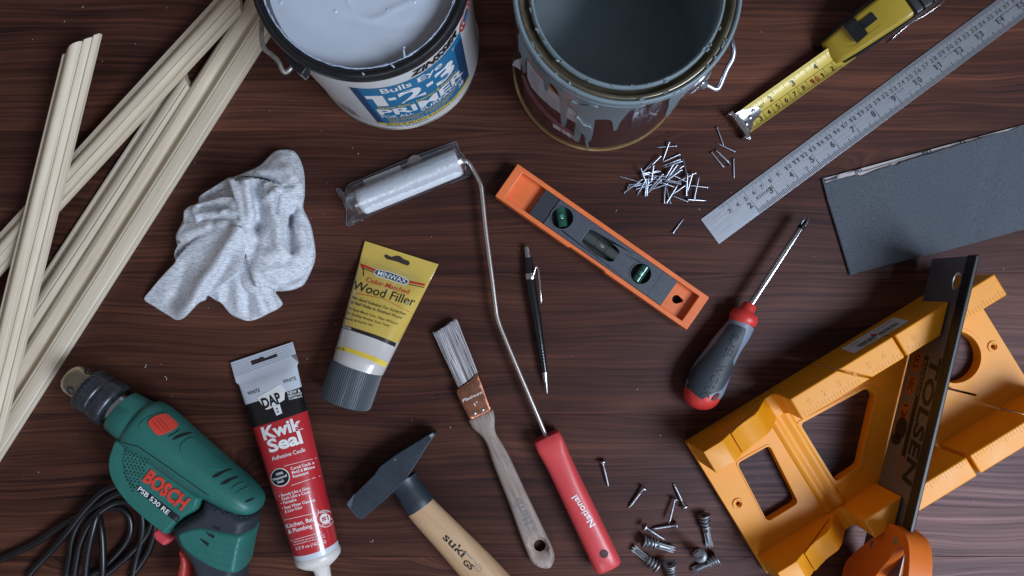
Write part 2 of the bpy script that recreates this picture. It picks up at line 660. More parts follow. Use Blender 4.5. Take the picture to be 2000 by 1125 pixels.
def lines(segs, tree, mat, root, name='printed_line', parent=None, off=0.0003):
    """thin strips: (x0, y0, x1, y1, width)"""
    VV, FF = [], []
    for x0, y0, x1, y1, w in segs:
        a, b = Vector((x0, y0)), Vector((x1, y1))
        e = b - a
        k = max(1, int(e.length / 10))
        n = Vector((-e.y, e.x)).normalized() * w / 2
        for i in range(k + 1):
            q = a + e * (i / k)
            VV.append(drop(tree, q.x + n.x, q.y + n.y, off))
            VV.append(drop(tree, q.x - n.x, q.y - n.y, off))
            if i:
                m = len(VV)
                FF.append([m - 4, m - 3, m - 1, m - 2])
    return mk(name, VV, FF, mat, root, parent, smooth=0, fix=False)

# ================================================================== THE TABLE TOP
table = bpy.data.objects.new('table_top', None)
C.objects.link(table)
table['kind'] = 'structure'
table['label'] = 'dark stained pine table top of wide boards'
for i in range(-5, 7):
    ya, yb = W(0, 533 + 277 * i)[1], W(0, 533 + 277 * (i + 1))[1]
    V, F = prism_geo([[(-1.3, ya - 0.00004), (1.3, ya - 0.00004), (1.3, yb + 0.00004), (-1.3, yb + 0.00004)]], -0.028, 0.0)
    off = Vector((0.37 * math.sin(i * 2.3), (ya + yb) / 2, 0))
    o = mk('plank', [v - off for v in V], F, m_table, bevel=0.0003, bseg=1)
    o.location = off
    o.parent = table

# lint and dust on the boards
VV, FF = [], []
m_lint = M('lint', (205, 200, 205), 0.8)
for x, y, ln, a in [(285, 716, 9, 1.4), (325, 738, 10, 0.6), (162, 14, 5, 1.5), (126, 42, 3, 1), (727, 1058, 9, 1.9), (372, 1000, 3, 0), (75, 922, 2, 0), (1260, 112, 3, 0), (1487, 62, 3, 1), (1204, 412, 4, 1.5), (1366, 408, 3, 0), (1245, 760, 3, 0.2), (1500, 380, 3, 0.4), (600, 700, 4, 0.3), (880, 835, 5, 1.2), (1290, 850, 4, 0.4), (1900, 980, 3, 0.3), (1960, 525, 3, 0.6), (1100, 1000, 3, 2), (700, 300, 3, 0.4)]:
    p = [W(x + math.cos(a + k * 0.25) * ln * (k / 4 - 0.5), y + math.sin(a + k * 0.35) * ln * (k / 4 - 0.5), 0.06 + 0.03 * math.sin(k)) for k in range(5)]
    v, f = tube_geo(p, 0.00022, 4)
    VV, FF = merge((VV, FF), (v, f))
rng = random.Random(3)
for k in range(140):
    x, y = rng.uniform(20, 1980), rng.uniform(10, 1115)
    c = W(x, y, 0.02)
    r = rng.uniform(0.00012, 0.0004)
    v, f = lathe_geo(c - Vector((0, 0, r)), (0, 0, 1), [(0, r * 0.5), (r, r), (2 * r, r * 0.3)], 5)
    VV, FF = merge((VV, FF), (v, f))
o = mk('lint', VV, FF, m_lint, smooth=0)
o['kind'] = 'stuff'
o['label'] = 'specks and fibres of lint on the boards'

# ================================================================== WOOD MOULDINGS
def moulding(label, p0, p1, width, prof, z0, cut0=0.0, cut1=0.0):
    """p0 lower-left end, p1 upper-right end of the centre line (pixels at the table), width px; prof (across 0..1, z cm); cut = skew of the sawn end"""
    zt = z0 + 0.6
    a, b = W(*p0, zt), W(*p1, zt)
    a.z = b.z = 0
    rot = math.atan2(b.y - a.y, b.x - a.x)
    e = (b - a).normalized()
    n = Vector((e.y, -e.x, 0))          # to the right when looking from p0 to p1
    L = (b - a).length
    wd = width * S * (H - zt * CM) / H
    zm = sum(z for t, z in prof) / len(prof)
    ring = [(t, max(0.12, zm + 1.55 * (z - zm))) for t, z in prof] + [(1.0, 0.0), (0.0, 0.0)]
    rings = []
    K = 14
    for i in range(K + 1):
        f = i / K
        r = []
        for t, z in ring:
            sk = ((1 - f) * cut0 + f * cut1) * (t - 0.5) * wd
            w = a + e * (L * f + sk) + n * ((t - 0.5) * wd)
            r.append(Vector((w.x, w.y, (z0 + z) * CM)))
        rings.append(r)
    V, F = loft_geo(rings)
    return tag(mk('wood_moulding', V, F, m_mould, loc=(a + b) / 2, rot=rot, smooth=28), label, 'moulding', 'raw wood mouldings laid across each other')

def arc(t0, z0, t1, z1, bul, n=6):
    return [(t0 + (t1 - t0) * i / n, z0 + (z1 - z0) * i / n + bul * math.sin(math.pi * i / n)) for i in range(n + 1)]
PA = [(0, 0.45)] + arc(0.02, 0.55, 0.10, 0.55, 0.06, 3) + arc(0.12, 0.48, 0.20, 0.80, 0.04, 3) + arc(0.21, 0.82, 0.57, 0.92, 0.22, 8) + [(0.59, 0.80), (0.61, 0.72), (0.63, 0.80)] + arc(0.65, 0.84, 0.80, 0.66, 0.03, 5) + arc(0.82, 0.62, 0.94, 0.62, 0.08, 4) + [(0.97, 0.6), (1, 0.52)]
PB = [(0, 0.5), (0.02, 0.56), (0.16, 0.62), (0.19, 0.54), (0.22, 0.60)] + arc(0.23, 0.62, 0.60, 1.0, 0.18, 9) + [(0.615, 0.88), (0.64, 0.82), (0.66, 0.88)] + arc(0.67, 0.9, 0.86, 0.66, -0.06, 5) + arc(0.87, 0.66, 0.97, 0.60, 0.05, 4) + [(1, 0.5)]
PC = [(0, 0.4), (0.03, 0.52), (0.12, 0.55), (0.15, 0.47), (0.19, 0.5), (0.22, 0.46)] + arc(0.24, 0.5, 0.66, 1.0, 0.16, 9) + [(0.685, 0.86), (0.71, 0.84), (0.73, 0.92)] + arc(0.75, 0.95, 0.98, 0.45, -0.05, 6) + [(1, 0.35)]
PD = [(0, 0.5)] + arc(0.01, 0.6, 0.24, 0.95, 0.10, 5) + [(0.27, 0.98), (0.31, 0.98), (0.335, 0.88)] + arc(0.35, 0.88, 0.76, 0.86, -0.34, 10) + arc(0.77, 0.88, 0.95, 0.9, 0.10, 5) + [(0.985, 0.84), (1, 0.6)]
PE = [(0, 1.06), (0.03, 1.12), (0.6, 1.16), (0.92, 1.12), (1.0, 1.04), (1.0, 0.7), (0.985, 0.62), (1.0, 0.55)]

moulding('cream wood moulding on top of the stack, with its sawn end free at the upper left', (-36, 870), (155.5, 86), 63, PA, 2.35, cut1=0.97)
moulding('cream wood moulding running from the corner by the white paint can down to the left edge, under the steepest moulding', (-90, 589), (469, -19), 55, PB, 1.2, cut1=-1.07)
moulding('cream wood moulding with a frayed broken end, under two crossing mouldings', (-142, 920), (364, 152), 52, PC, 0.0, cut1=-0.75)
moulding('long cream moulding with a wide hollow groove along its face', (-112, 978), (640, -205), 55, PD, 0.0)
PE = [(t, 1.06 + (z - 1.06) / 1.55) for t, z in PE]
moulding('narrow flat cream strip, outermost of the mouldings on the side of the grey rag', (-85, 1003), (676, -193), 25, PE, 0.0)

# splinters at the broken end
VV, FF = [], []
for i in range(26):
    f = i / 25
    x, y = 358 + 10 * f, 139 + 27 * f
    p = W(x, y, 0.25 + 0.5 * rng.random())
    q = W(x + rng.uniform(2, 6), y - rng.uniform(2, 6), 0.2 + 0.5 * rng.random())
    v, f_ = tube_geo([p, q], [0.0004, 0.0001], 4)
    VV, FF = merge((VV, FF), (v, f_))
frayed = [o for o in C.objects if o.name.startswith('wood_moulding') and 'frayed' in o['label']][0]
mloc = frayed.matrix_basis.inverted()
me_o = mk('splinters', VV, FF, m_mould, smooth=0)
me_o.data.transform(mloc)
me_o.parent = frayed

# ================================================================== PAINT CANS
def cyl(cx, cy, th, r, z):
    """point on a standing cylinder: th degrees in world, r metres, z cm"""
    a = math.radians(th)
    return Vector((cx + r * math.cos(a), cy + r * math.sin(a), z * CM))

def revolve(name, c, prof, mat, root, n=96, cap=False, **kw):
    rings = [[cyl(c[0], c[1], 360 * j / n, r, z) for j in range(n)] for r, z in prof]
    V, F = loft_geo(rings, cap)
    return mk(name, V, F, mat, root, **kw)

def cyl_patch(name, c, r, th0, th1, z0, z1, mat, root, n=40, parent=None, m=1, thick=0.0):
    V, F = [], []
    for i in range(n + 1):
        for j in range(m + 1):
            V.append(cyl(c[0], c[1], th0 + (th1 - th0) * i / n, r, z0 + (z1 - z0) * j / m))
    for i in range(n):
        for j in range(m):
            a = i * (m + 1) + j
            F.append([a, a + m + 1, a + m + 2, a + 1])
    return mk(name, V, F, mat, root, parent, fix=False)

def cyl_text(items, c, r, mat, root, name='lettering', parent=None):
    VV, FF = [], []
    for it in items:
        s, th0, th1, z0, z1 = it[:5]
        bold = it[5] if len(it) > 5 else 0
        sl = it[6] if len(it) > 6 else 0
        v, f = text_box(s, bold, sl)
        n0 = len(VV)
        VV += [cyl(c[0], c[1], th0 + (th1 - th0) * x, r, z0 + (z1 - z0) * y) for x, y in v]
        FF += [[i + n0 for i in t] for t in f]
    return mk(name, VV, FF, mat, root, parent, smooth=0, fix=False)

# ---- the white can
cw = W(775, 92)
RW = 161 * S
wc = thing('paint_can', 'open white paint can with a black plastic rim and blue printed label', 'paint can', 'open paint cans', loc=(cw.x, cw.y, 0))
m_canwhite = M('can_white_coating', (206, 206, 208), 0.35, var=(25, 0.05), coat=0.2)
m_canblue = M('label_blue', (30, 112, 158), 0.4, var=(50, 0.06))
m_cannavy = M('label_navy', (28, 66, 104), 0.4)
m_paintw = M('white_paint_skin', (178, 186, 200), 0.24, bump=(14, 0.12, 0.002), var=(12, 0.05))
m_galv = M('galvanised_wire', (150, 146, 142), 0.4, 0.7, var=(200, 0.2))
m_tin = M('tin_plate', (150, 142, 136), 0.3, 0.9, var=(60, 0.15))
revolve('can_body', cw, [(RW * 0.985, 0.0), (RW, 0.25), (RW * 0.99, 0.5), (RW * 0.988, 0.9), (RW * 0.99, 17.6), (RW * 0.985, 18.0)], m_canwhite, wc)
revolve('base_seam', cw, [(RW * 0.985, 0.02), (RW * 1.008, 0.1), (RW * 1.01, 0.3), (RW * 0.992, 0.42)], m_tin, wc)
rr = RW * 1.02
rim = revolve('rim_ring', cw, [(RW * 0.992, 18.05), (rr, 18.12), (rr, 18.55), (rr * 0.992, 18.85), (rr * 0.97, 19.0), (rr * 0.945, 18.95), (rr * 0.935, 18.72), (rr * 0.925, 18.70), (rr * 0.905, 18.8), (rr * 0.895, 18.78), (rr * 0.888, 18.6), (rr * 0.886, 16.0)], M('rim_black', (26, 27, 31), 0.33, var=(90, 0.15), rvar=0.07), wc, smooth=50)
# paint with a wrinkled skin
V, F = [], []
NR, NT = 40, 120
pr = rr * 0.888
for i in range(NR + 1):
    for j in range(NT):
        q = pr * i / NR
        a = 2 * math.pi * j / NT
        x, y = q * math.cos(a), q * math.sin(a)
        # a darker swirl left by the stirring stick
        d1 = abs(math.hypot(x - 0.018, y - 0.020) - 0.048 - 0.006 * math.sin(3 * a))
        d2 = abs(math.hypot(x - 0.022, y - 0.030) - 0.072 - 0.004 * math.sin(2 * a + 1))
        low = -y / pr
        zz = 17.25 + 0.07 * math.exp(-(d1 / 0.0024) ** 2) - 0.05 * math.exp(-(d2 / 0.0035) ** 2) - 0.10 * (1 if d2 < 0 else 0)
        if math.hypot(x - 0.018, y - 0.020) < 0.048 + 0.006 * math.sin(3 * a):
            zz -= 0.06
        zz += 0.015 * noise.noise(Vector((x * 60, y * 60, 2)))
        V.append(Vector((cw.x + x, cw.y + y, zz * CM)))
for i in range(NR):
    for j in range(NT):
        a, b = i * NT + j, i * NT + (j + 1) % NT
        F.append([a, b, b + NT, a + NT])
paint = mk('paint', V, F, m_paintw, wc, smooth=80)
ptree = bvh(paint)
VV, FF = [], []
for k in range(34):
    a, q = rng.uniform(0, 6.28), pr * math.sqrt(rng.uniform(0.02, 0.7))
    p = Vector((cw.x + q * math.cos(a) - 0.008, cw.y + q * math.sin(a) * 0.8, 0.3))
    h = ptree.ray_cast(p, Vector((0, 0, -1)))
    if h[0] is None:
        continue
    r = rng.uniform(0.0005, 0.0013)
    v, f = lathe_geo(h[0] - Vector((0, 0, 0.0002)), (0, 0, 1), [(0, r * 1.6), (r * 0.5, r), (r * 0.6, r * 0.6), (r * 0.15, r * 0.3)], 10)
    VV, FF = merge((VV, FF), (v, f))
mk('paint_bubbles', VV, FF, m_paintw, wc)['kind'] = 'stuff'
# torn shreds of paint skin along the inner lip
VV, FF = [], []
m_shred = M('dried_paint', (176, 190, 214), 0.5)
for st in range(3):
    pts, rad = [], []
    for i in range(330):
        th = -175 + i * 0.56
        w_ = noise.noise(Vector((i * 0.11, st * 7.0, 1)))
        pts.append(cyl(cw.x, cw.y, th, rr * (0.893 + 0.004 * st) + 0.0007 * w_, 18.8 + 0.05 * st + 0.06 * noise.noise(Vector((i * 0.2, st * 5.0, 4)))))
        rad.append(0.00022 + 0.00042 * max(0, noise.noise(Vector((i * 0.07, st * 9.0, 8))) + (0.25 if -105 < th < -30 else -0.1)))
    v, f = tube_geo(pts, rad, 5)
    VV, FF = merge((VV, FF), (v, f))
for th, pts in [(-63, [(0.898, 18.85), (0.878, 19.2), (0.862, 19.7), (0.868, 20.1)]), (-72, [(0.90, 18.9), (0.925, 19.0), (0.95, 19.0)]), (-88, [(0.945, 19.0), (0.96, 19.05)])]:
    v, f = tube_geo(spline([cyl(cw.x, cw.y, th + 0.8 * i, rr * a, b) for i, (a, b) in enumerate(pts)], 4), 0.0007, 6)
    VV, FF = merge((VV, FF), (v, f))
mk('paint_shreds', VV, FF, m_shred, wc)['kind'] = 'stuff'
# label print
RL = RW * 0.99 + 0.0003
lab = cyl_patch('label', cw, RL, -100.5, -26, 1.9, 15.4, m_canblue, wc, 60)
cyl_patch('label_edge', cw, RL + 0.00012, -100.5, -96, 1.9, 15.4, m_cannavy, wc, 6, parent=lab)
cyl_patch('label_edge', cw, RL + 0.00012, -34, -26, 3.0, 14.2, m_cannavy, wc, 8, parent=lab)
cyl_patch('label_stripe', cw, RL + 0.0002, -100.0, -26, 1.9, 2.7, m_inkyellow, wc, 60, parent=lab)
RT = RL + 0.00035
cyl_text([('ZINSSER', -65, -29, 15.85, 17.05, 0.08, 0.35)], cw, RT, m_ink, wc)
cyl_text([('QUALITY', -57, -38, 15.55, 15.75, 0.0, 0.2)], cw, RT, m_inkgrey, wc)
cyl_text([('Bulls', -84, -66, 13.8, 15.2, 0.035), ('Eye', -62, -45, 13.4, 15.0, 0.035), ('\u00ae', -36, -34, 14.2, 14.7)], cw, RT, m_inkwhite, wc)
cyl_text([('1', -95, -84.5, 9.7, 13.2, 0.08), ('-', -82.5, -78, 11.4, 12.2, 0.05), ('2', -76.5, -60.5, 9.7, 13.2, 0.07), ('-', -58.5, -54, 11.4, 12.2, 0.05), ('3', -52.5, -37, 9.7, 13.2, 0.07)], cw, RT, m_inkwhite, wc)
cyl_text([('Water-Base \u2022 Interior & Exterior', -92, -36, 8.65, 9.4, 0.01, 0.2), ('STICKS TO ALL SURFACES WITHOUT SANDING', -91, -40, 4.6, 5.0), ('SEALS UNIFORMLY  \u2022  WITHOUT PRIMING', -91, -44, 4.05, 4.45), ('DRIES IN 1 HOUR  \u2022  TOP COAT', -91, -48, 3.5, 3.9)], cw, RT, m_inkyellow, wc)
cyl_text([('PRIMER', -94, -31, 6.3, 8.5, 0.065), ('FOR ALL', -94, -73, 5.2, 6.05, 0.03), ('SURFACES', -68, -34, 5.3, 6.2, 0.03), ('38', -38, -33, 3.6, 4.8, 0.04), ('IMPRIMA BASE ACEITE EN AGUA', -91, -52, 2.85, 3.2)], cw, RT, m_inkwhite, wc)
cyl_text([('Mold & Mildew Resistant Film', -94, -40, 2.05, 2.55, 0.01)], cw, RT, m_ink, wc)
cyl_text([('WHITE', -96, -84, 1.2, 1.6, 0.02), ('BLANCO', -82, -66, 1.2, 1.6, 0.02)], cw, RT, m_inkgreen, wc)
# round red and blue mark right of the name, a bar code on the left
lv, lf = [], []
def ring_on_can(c, r, th, z, ro, ri, mat, name, root, n=28):
    V, F = [], []
    for i in range(n):
        a = 2 * math.pi * i / n
        for q in (ro, ri):
            V.append(cyl(c[0], c[1], th + math.degrees(q * CM * math.cos(a) / r), r, z + q * math.sin(a)))
    for i in range(n):
        a, b = 2 * i, 2 * ((i + 1) % n)
        F.append([a, b, b + 1, a + 1])
    return mk(name, V, F, mat, root, smooth=0, fix=False)
ring_on_can(cw, RT, -17, 15.6, 1.35, 1.15, m_inkred, 'emblem', wc)
ring_on_can(cw, RT, -17, 15.6, 0.95, 0.80, m_inkred, 'emblem', wc)
ring_on_can(cw, RT, -17, 15.6, 0.55, 0.05, m_canblue, 'emblem', wc)
V, F = [], []
th = -127
while th < -114:
    w = rng.choice([0.12, 0.12, 0.2, 0.3])
    n0 = len(V)
    V += [cyl(cw.x, cw.y, th, RT, 2.0), cyl(cw.x, cw.y, th + w, RT, 2.0), cyl(cw.x, cw.y, th + w, RT, 4.6), cyl(cw.x, cw.y, th, RT, 4.6)]
    F.append([n0, n0 + 1, n0 + 2, n0 + 3])
    th += w + rng.choice([0.15, 0.22, 0.3])
mk('bar_code', V, F, m_inkgrey, wc, smooth=0, fix=False)
ring_on_can(cw, RT, -118, 5.5, 0.45, 0.32, m_inkgrey, 'emblem', wc)
# ear and wire bail
def ear(root, pts, z, mat, name='bail_ear'):
    V, F = prism_geo([[W(x, y, z)[:2] for x, y in rounded(pts, 4)]], (z - 1.3) * CM, z * CM)
    return mk(name, V, F, mat, root, bevel=0.001)
ear(wc, [(549, 103), (566, 97), (600, 130), (590, 146), (575, 137)], 16.4, m_black)
ear(wc, [(576, 138), (584, 128), (597, 140), (589, 150)], 16.0, m_galv)
v, f = tube_geo(spline([W(512, 40, 15.5), W(511, 58, 16), W(512, 80, 16), W(517, 96, 16), (W(531, 107, 16)), W(544, 120, 16), W(551, 136, 15.9), W(557, 141.5, 15.8), W(565, 137, 15.8), W(572, 128, 15.8)], 5), 0.0019, 10)
mk('wire_bail', v, f, m_galv, wc, smooth=60)

# ---- the grey can
cg = W(1168, 129.5)
RG = 164 * S
gc = thing('paint_can', 'open grey paint can with grey drips down its brown side and a torn label', 'paint can', 'open paint cans', loc=(cg.x, cg.y, 0))
m_canbrown = M('can_lacquer_brown', (54, 26, 28), 0.2, var=(16, 0.35), coat=0.6, rvar=0.02)
m_paintg = M('grey_paint', (112, 126, 133), 0.33, var=(30, 0.10), bump=(60, 0.2, 0.001))
m_paintin = M('grey_paint_inside', (130, 142, 148), 0.34, var=(14, 0.12), bump=(12, 0.2, 0.004))
m_groove = M('lid_groove', (118, 110, 94), 0.36, 0.7, var=(40, 0.4))
body = revolve('can_body', cg, [(RG * 0.99, 0.02)] + [(RG, 0.3 + 18.3 * i / 12) for i in range(13)] + [(RG * 1.0, 19.0)], m_canbrown, gc)
revolve('base_seam', cg, [(RG * 0.985, 0.02), (RG * 1.012, 0.08), (RG * 1.016, 0.3), (RG * 1.0, 0.42)], m_gold, gc)
ro = 167.5 * S
revolve('rim_ring', cg, [(RG * 1.0, 18.5), (ro * 0.985, 18.7), (ro, 19.2), (ro * 1.0, 19.55), (ro * 0.988, 19.78), (ro * 0.975, 19.8), (ro * 0.962, 19.7), (ro * 0.956, 19.5)], m_paintg, gc, smooth=60)
revolve('lid_groove', cg, [(ro * 0.956, 19.5), (ro * 0.945, 19.62), (ro * 0.925, 19.6), (ro * 0.912, 19.45), (ro * 0.90, 19.1), (ro * 0.868, 18.9), (ro * 0.862, 19.35)], m_groove, gc, smooth=60)
revolve('inner_lip', cg, [(ro * 0.862, 19.3), (ro * 0.855, 19.6), (ro * 0.84, 19.7), (ro * 0.825, 19.62), (ro * 0.815, 19.3), (ro * 0.815, 18.2)], m_paintg, gc, smooth=60)
revolve('can_inside', cg, [(ro * 0.815, 18.2), (ro * 0.93, 17.6), (ro * 0.95, 16.5), (ro * 0.95, 3.6)], m_paintin, gc)
revolve('paint', cg, [(0.00001, 3.7), (ro * 0.5, 3.7), (ro * 0.95, 3.72)], m_paintin, gc)
gt = bvh(body)
def Z5(pts):
    return [(960 + x / 3.515, y / 3.515) for x, y in pts]
m_labelw = M('torn_label', (176, 174, 182), 0.5, var=(40, 0.1))
m_orange = M('label_orange', (196, 96, 26), 0.45, var=(30, 0.2))
m_dustypink = M('label_stripe_pink', (120, 76, 82), 0.45)
patch('label', Z5([(245, 405), (300, 480), (365, 560), (470, 660), (482, 700), (545, 740), (582, 775), (580, 845), (490, 790), (400, 725), (330, 660), (275, 595), (248, 530)]), gt, m_labelw, gc, off=0.0002)
patch('label_print', Z5([(180, 235), (200, 270), (240, 340), (285, 415), (325, 478), (372, 560), (330, 520), (285, 465), (250, 400), (215, 340)]), gt, m_orange, gc, off=0.00045, step=5)
patch('label_print', Z5([(375, 575), (405, 585), (470, 660), (470, 662), (430, 632)]), gt, m_orange, gc, off=0.00045, step=5)
patch('label_stripe', Z5([(205, 510), (225, 520), (262, 600), (320, 690), (395, 775), (480, 850), (575, 915), (575, 945), (480, 885), (385, 805), (305, 715), (240, 620)]), gt, m_dustypink, gc, off=0.00025, step=5)
VV = []
for i in range(22):
    x = 425 + i * 7
    y = 845 + (x - 425) * 0.62
    VV.append((960 + x / 3.515, y / 3.515, 960 + (x + 3) / 3.515, (y + 26) / 3.515, rng.choice([0.5, 0.9, 1.2])))
lines(VV, gt, m_inkwhite, gc, 'bar_code', off=0.0004)
for k in range(4):
    lines([(960 + (350 + 8 * k) / 3.515, (622 + 24 * k) / 3.515, 960 + (465 - 6 * k) / 3.515, (705 + 24 * k) / 3.515, 0.5)], gt, m_inkgrey, gc, 'small_print', off=0.0005)
lines([(960 + x0 / 3.515, y0 / 3.515, 960 + x1 / 3.515, y1 / 3.515, 0.5) for x0, y0, x1, y1 in [(268, 470, 330, 560), (262, 490, 322, 575), (258, 510, 315, 590), (280, 560, 330, 625)]], gt, m_inkgrey, gc, 'small_print', off=0.0005)
# drips
rimtop = [(1050, 690), (1000, 712), (900, 715), (800, 705), (680, 680), (560, 635), (430, 560), (320, 460), (240, 350), (185, 230), (170, 150)]
drip = [(200, 335), (214, 360), (222, 420), (228, 490), (236, 490), (240, 410), (262, 395), (300, 455), (345, 510), (362, 525), (376, 608), (384, 614), (396, 608), (410, 560), (440, 585), (470, 640), (478, 730), (486, 845), (498, 858), (513, 848), (524, 760), (540, 720), (566, 742), (588, 775), (578, 850), (570, 940), (590, 962), (608, 950), (622, 890), (640, 925), (655, 1012), (664, 1016), (662, 955), (686, 944), (702, 880), (712, 815), (760, 806), (825, 815), (836, 878), (848, 884), (860, 876), (880, 830), (910, 790), (945, 752), (965, 735)]
patch('paint_drips', smooth_poly(Z5(drip) + [px_of(cyl(cg.x, cg.y, -80 - k * 6.2, RG, 18.7)) for k in range(14)], 3), gt, m_paintg, gc, off=0.0001, thick=0.0016, step=3, smooth=70)
patch('paint_drips', smooth_poly(Z5([(1210, 720), (1190, 770), (1192, 788), (1206, 792), (1218, 780), (1240, 735), (1280, 680), (1320, 640)]) + [px_of(cyl(cg.x, cg.y, q, RG, 18.7)) for q in (-50, -56, -62, -67)], 3), gt, m_paintg, gc, off=0.0001, thick=0.0014, step=3, smooth=70)
patch('paint_drips', smooth_poly(Z5([(1283, 798), (1300, 785), (1330, 745), (1345, 715), (1338, 700), (1318, 740), (1296, 775)]), 3), gt, m_paintg, gc, off=0.0001, thick=0.0006, step=3, smooth=70)
# thick dried blob over the big drip and peeled paint along the rim
def blob(pts, h, nm='paint_blob'):
    return patch(nm, smooth_poly(Z5(pts), 3), gt, m_paintg, gc, off=0.0016, thick=h, step=3, smooth=80)
blob([(545, 670), (600, 695), (640, 700), (690, 705), (735, 718), (705, 745), (660, 760), (610, 740), (565, 720)], 0.0012)
blob([(585, 790), (612, 800), (640, 840), (690, 860), (690, 930), (668, 950), (640, 905), (610, 880), (590, 850)], 0.0014)
VV, FF = [], []
for k in range(60):
    th = rng.gauss(-95, 55)
    q = ro * rng.choice([0.862, 0.955, 0.985, 0.84])
    pts = [cyl(cg.x, cg.y, th + i * rng.uniform(0.3, 1.4), q + rng.uniform(-0.0008, 0.0008), 19.62 + rng.uniform(0, 0.12)) for i in range(4)]
    v, f = tube_geo(pts, [0.0003, rng.uniform(0.0006, 0.0013), rng.uniform(0.0005, 0.001), 0.0003], 6)
    VV, FF = merge((VV, FF), (v, f))
mk('paint_crusts', VV, FF, m_paintg, gc)['kind'] = 'stuff'
# torn flap of label at the left
p = [W(1001, 122, 11), W(1004, 128, 10.5), W(1014, 117, 11.5), W(1020, 136, 10)]
mk('label_flap', [W(1000, 127, 9), W(1005, 118, 10), W(1013, 115, 11), W(1016, 120, 10.5), W(1017, 138, 9), W(1012, 133, 9)], [[0, 1, 2, 3], [0, 3, 4, 5]], m_labelw, gc)
# ear and bail
eb = W(1374, 166, 16.5)
ec = Vector((cg.x, cg.y, eb.z))
dr = (eb - ec).normalized()
v, f = lathe_geo(ec + dr * (RG - 0.001), dr, [(0, 0.0135), (0.002, 0.0135), (0.0045, 0.0115), (0.0055, 0.008), (0.0058, 0.0045), (0.009, 0.0042), (0.0095, 0.002)], 28)
mk('bail_ear', v, f, m_steel, gc, smooth=40)
v, f = tube_geo(spline([ec + dr * (RG + 0.002), W(1388, 170, 16.3), W(1396, 174, 16.2), W(1404, 171, 16.2), W(1410, 158, 16.4), W(1420, 134, 16.6), W(1430, 116, 16.8), W(1433, 98, 17), W(1430, 82, 17), W(1424, 64, 16.5)], 5), 0.0020, 10)
mk('wire_bail', v, f, m_zinc, gc, smooth=60)

# ================================================================== MITRE BOX AND BACK SAW
UA = math.radians(-31.5)
UX, UY = math.cos(UA), math.sin(UA)          # pixel directions, y down
def UV(u, v, z=0.0):
    """mitre box frame: u along the box, v across it (table pixels), z cm"""
    x, y = u * UX - v * UY, u * UY + v * UX
    return Vector((x * S, -y * S, z * CM))
mb_c = UV(441, 577)
mb = thing('mitre_box', 'orange plastic mitre box with slotted walls and cut-out holes', 'mitre box', loc=(mb_c.x, mb_c.y, 0), rot=-UA)
m_mit = M('orange_plastic', (222, 143, 12), 0.47, var=(30, 0.05), rvar=0.06, sss=0.12, bump=(900, 0.05, 0.0004))
def ubox(name, poly, z0, z1, holes=(), parent=None, bevel=0.0012, mat=None, smooth=35):
    loops = [[UV(a, b)[:2] for a, b in lp] for lp in [poly] + list(holes)]
    V, F = prism_geo(loops, z0 * CM, z1 * CM)
    return mk(name, V, F, mat or m_mit, mb, parent, bevel=bevel, bseg=3, smooth=smooth)
def px_uv(x, y, z):
    w = W(x, y, z)
    a, b = w.x / S, -w.y / S
    return (a * UX + b * UY, -a * UY + b * UX)
h1 = rounded([px_uv(x, y, 1.2) for x, y in [(1440, 905), (1503, 870), (1559, 982), (1499, 1019)]], 9)
h2 = rounded([px_uv(x, y, 1.2) for x, y in [(1563, 828), (1690, 759), (1710, 768), (1678, 910), (1632, 941)]], 9)
h3 = circle(*px_uv(1864, 697, 1.2), 50, 40)
s1 = circle(*px_uv(1442, 984, 1.2), 4.5, 14)
s2 = circle(*px_uv(1940, 677, 1.2), 4.5, 14)
slot = [(585, 576), (588, 574), (655, 641), (652, 644)]
base = ubox('base_plate', [(131, 431), (752, 431), (752, 724), (131, 724)], 0.02, 1.2, [h1, h2, h3, s1, s2, slot], bevel=0.0008)
# raised lips round the openings and the rib across the floor
def lip(poly, w, z):
    A = Vector((sum(p[0] for p in poly) / len(poly), sum(p[1] for p in poly) / len(poly)))
    outer = [(A.x + (p[0] - A.x) * (1 + w / (Vector(p) - A).length), A.y + (p[1] - A.y) * (1 + w / (Vector(p) - A).length)) for p in poly]
    inner = [(A.x + (p[0] - A.x) * (1 + 0.3 / (Vector(p) - A).length), A.y + (p[1] - A.y) * (1 + 0.3 / (Vector(p) - A).length)) for p in poly]
    return ubox('hole_lip', outer, 1.1, z, [inner], bevel=0.0006)
lip(h1, 5, 1.26); lip(h2, 9, 1.27); lip(h3, 8, 1.3)
for s in (s1, s2):
    c = Vector((sum(p[0] for p in s) / len(s), sum(p[1] for p in s) / len(s)))
    o = ubox('screw_boss', circle(c.x, c.y, 11, 24), 1.15, 1.32, [circle(c.x, c.y, 6.5, 24)], bevel=0.0004)
# rib: two ridges with a channel between them
V_, F_ = [], []
rp = [(286, 1.15), (292, 1.5), (299, 1.5), (305, 1.24), (313, 1.24), (319, 1.46), (327, 1.46), (333, 1.15)]
V_ = [UV(u_, 476, z_) for u_, z_ in rp] + [UV(u_, 684, z_) for u_, z_ in rp]
F_ = [[i, i + 1, i + 9, i + 8] for i in range(7)]
mk('floor_rib', V_, F_, m_mit, mb, smooth=50)
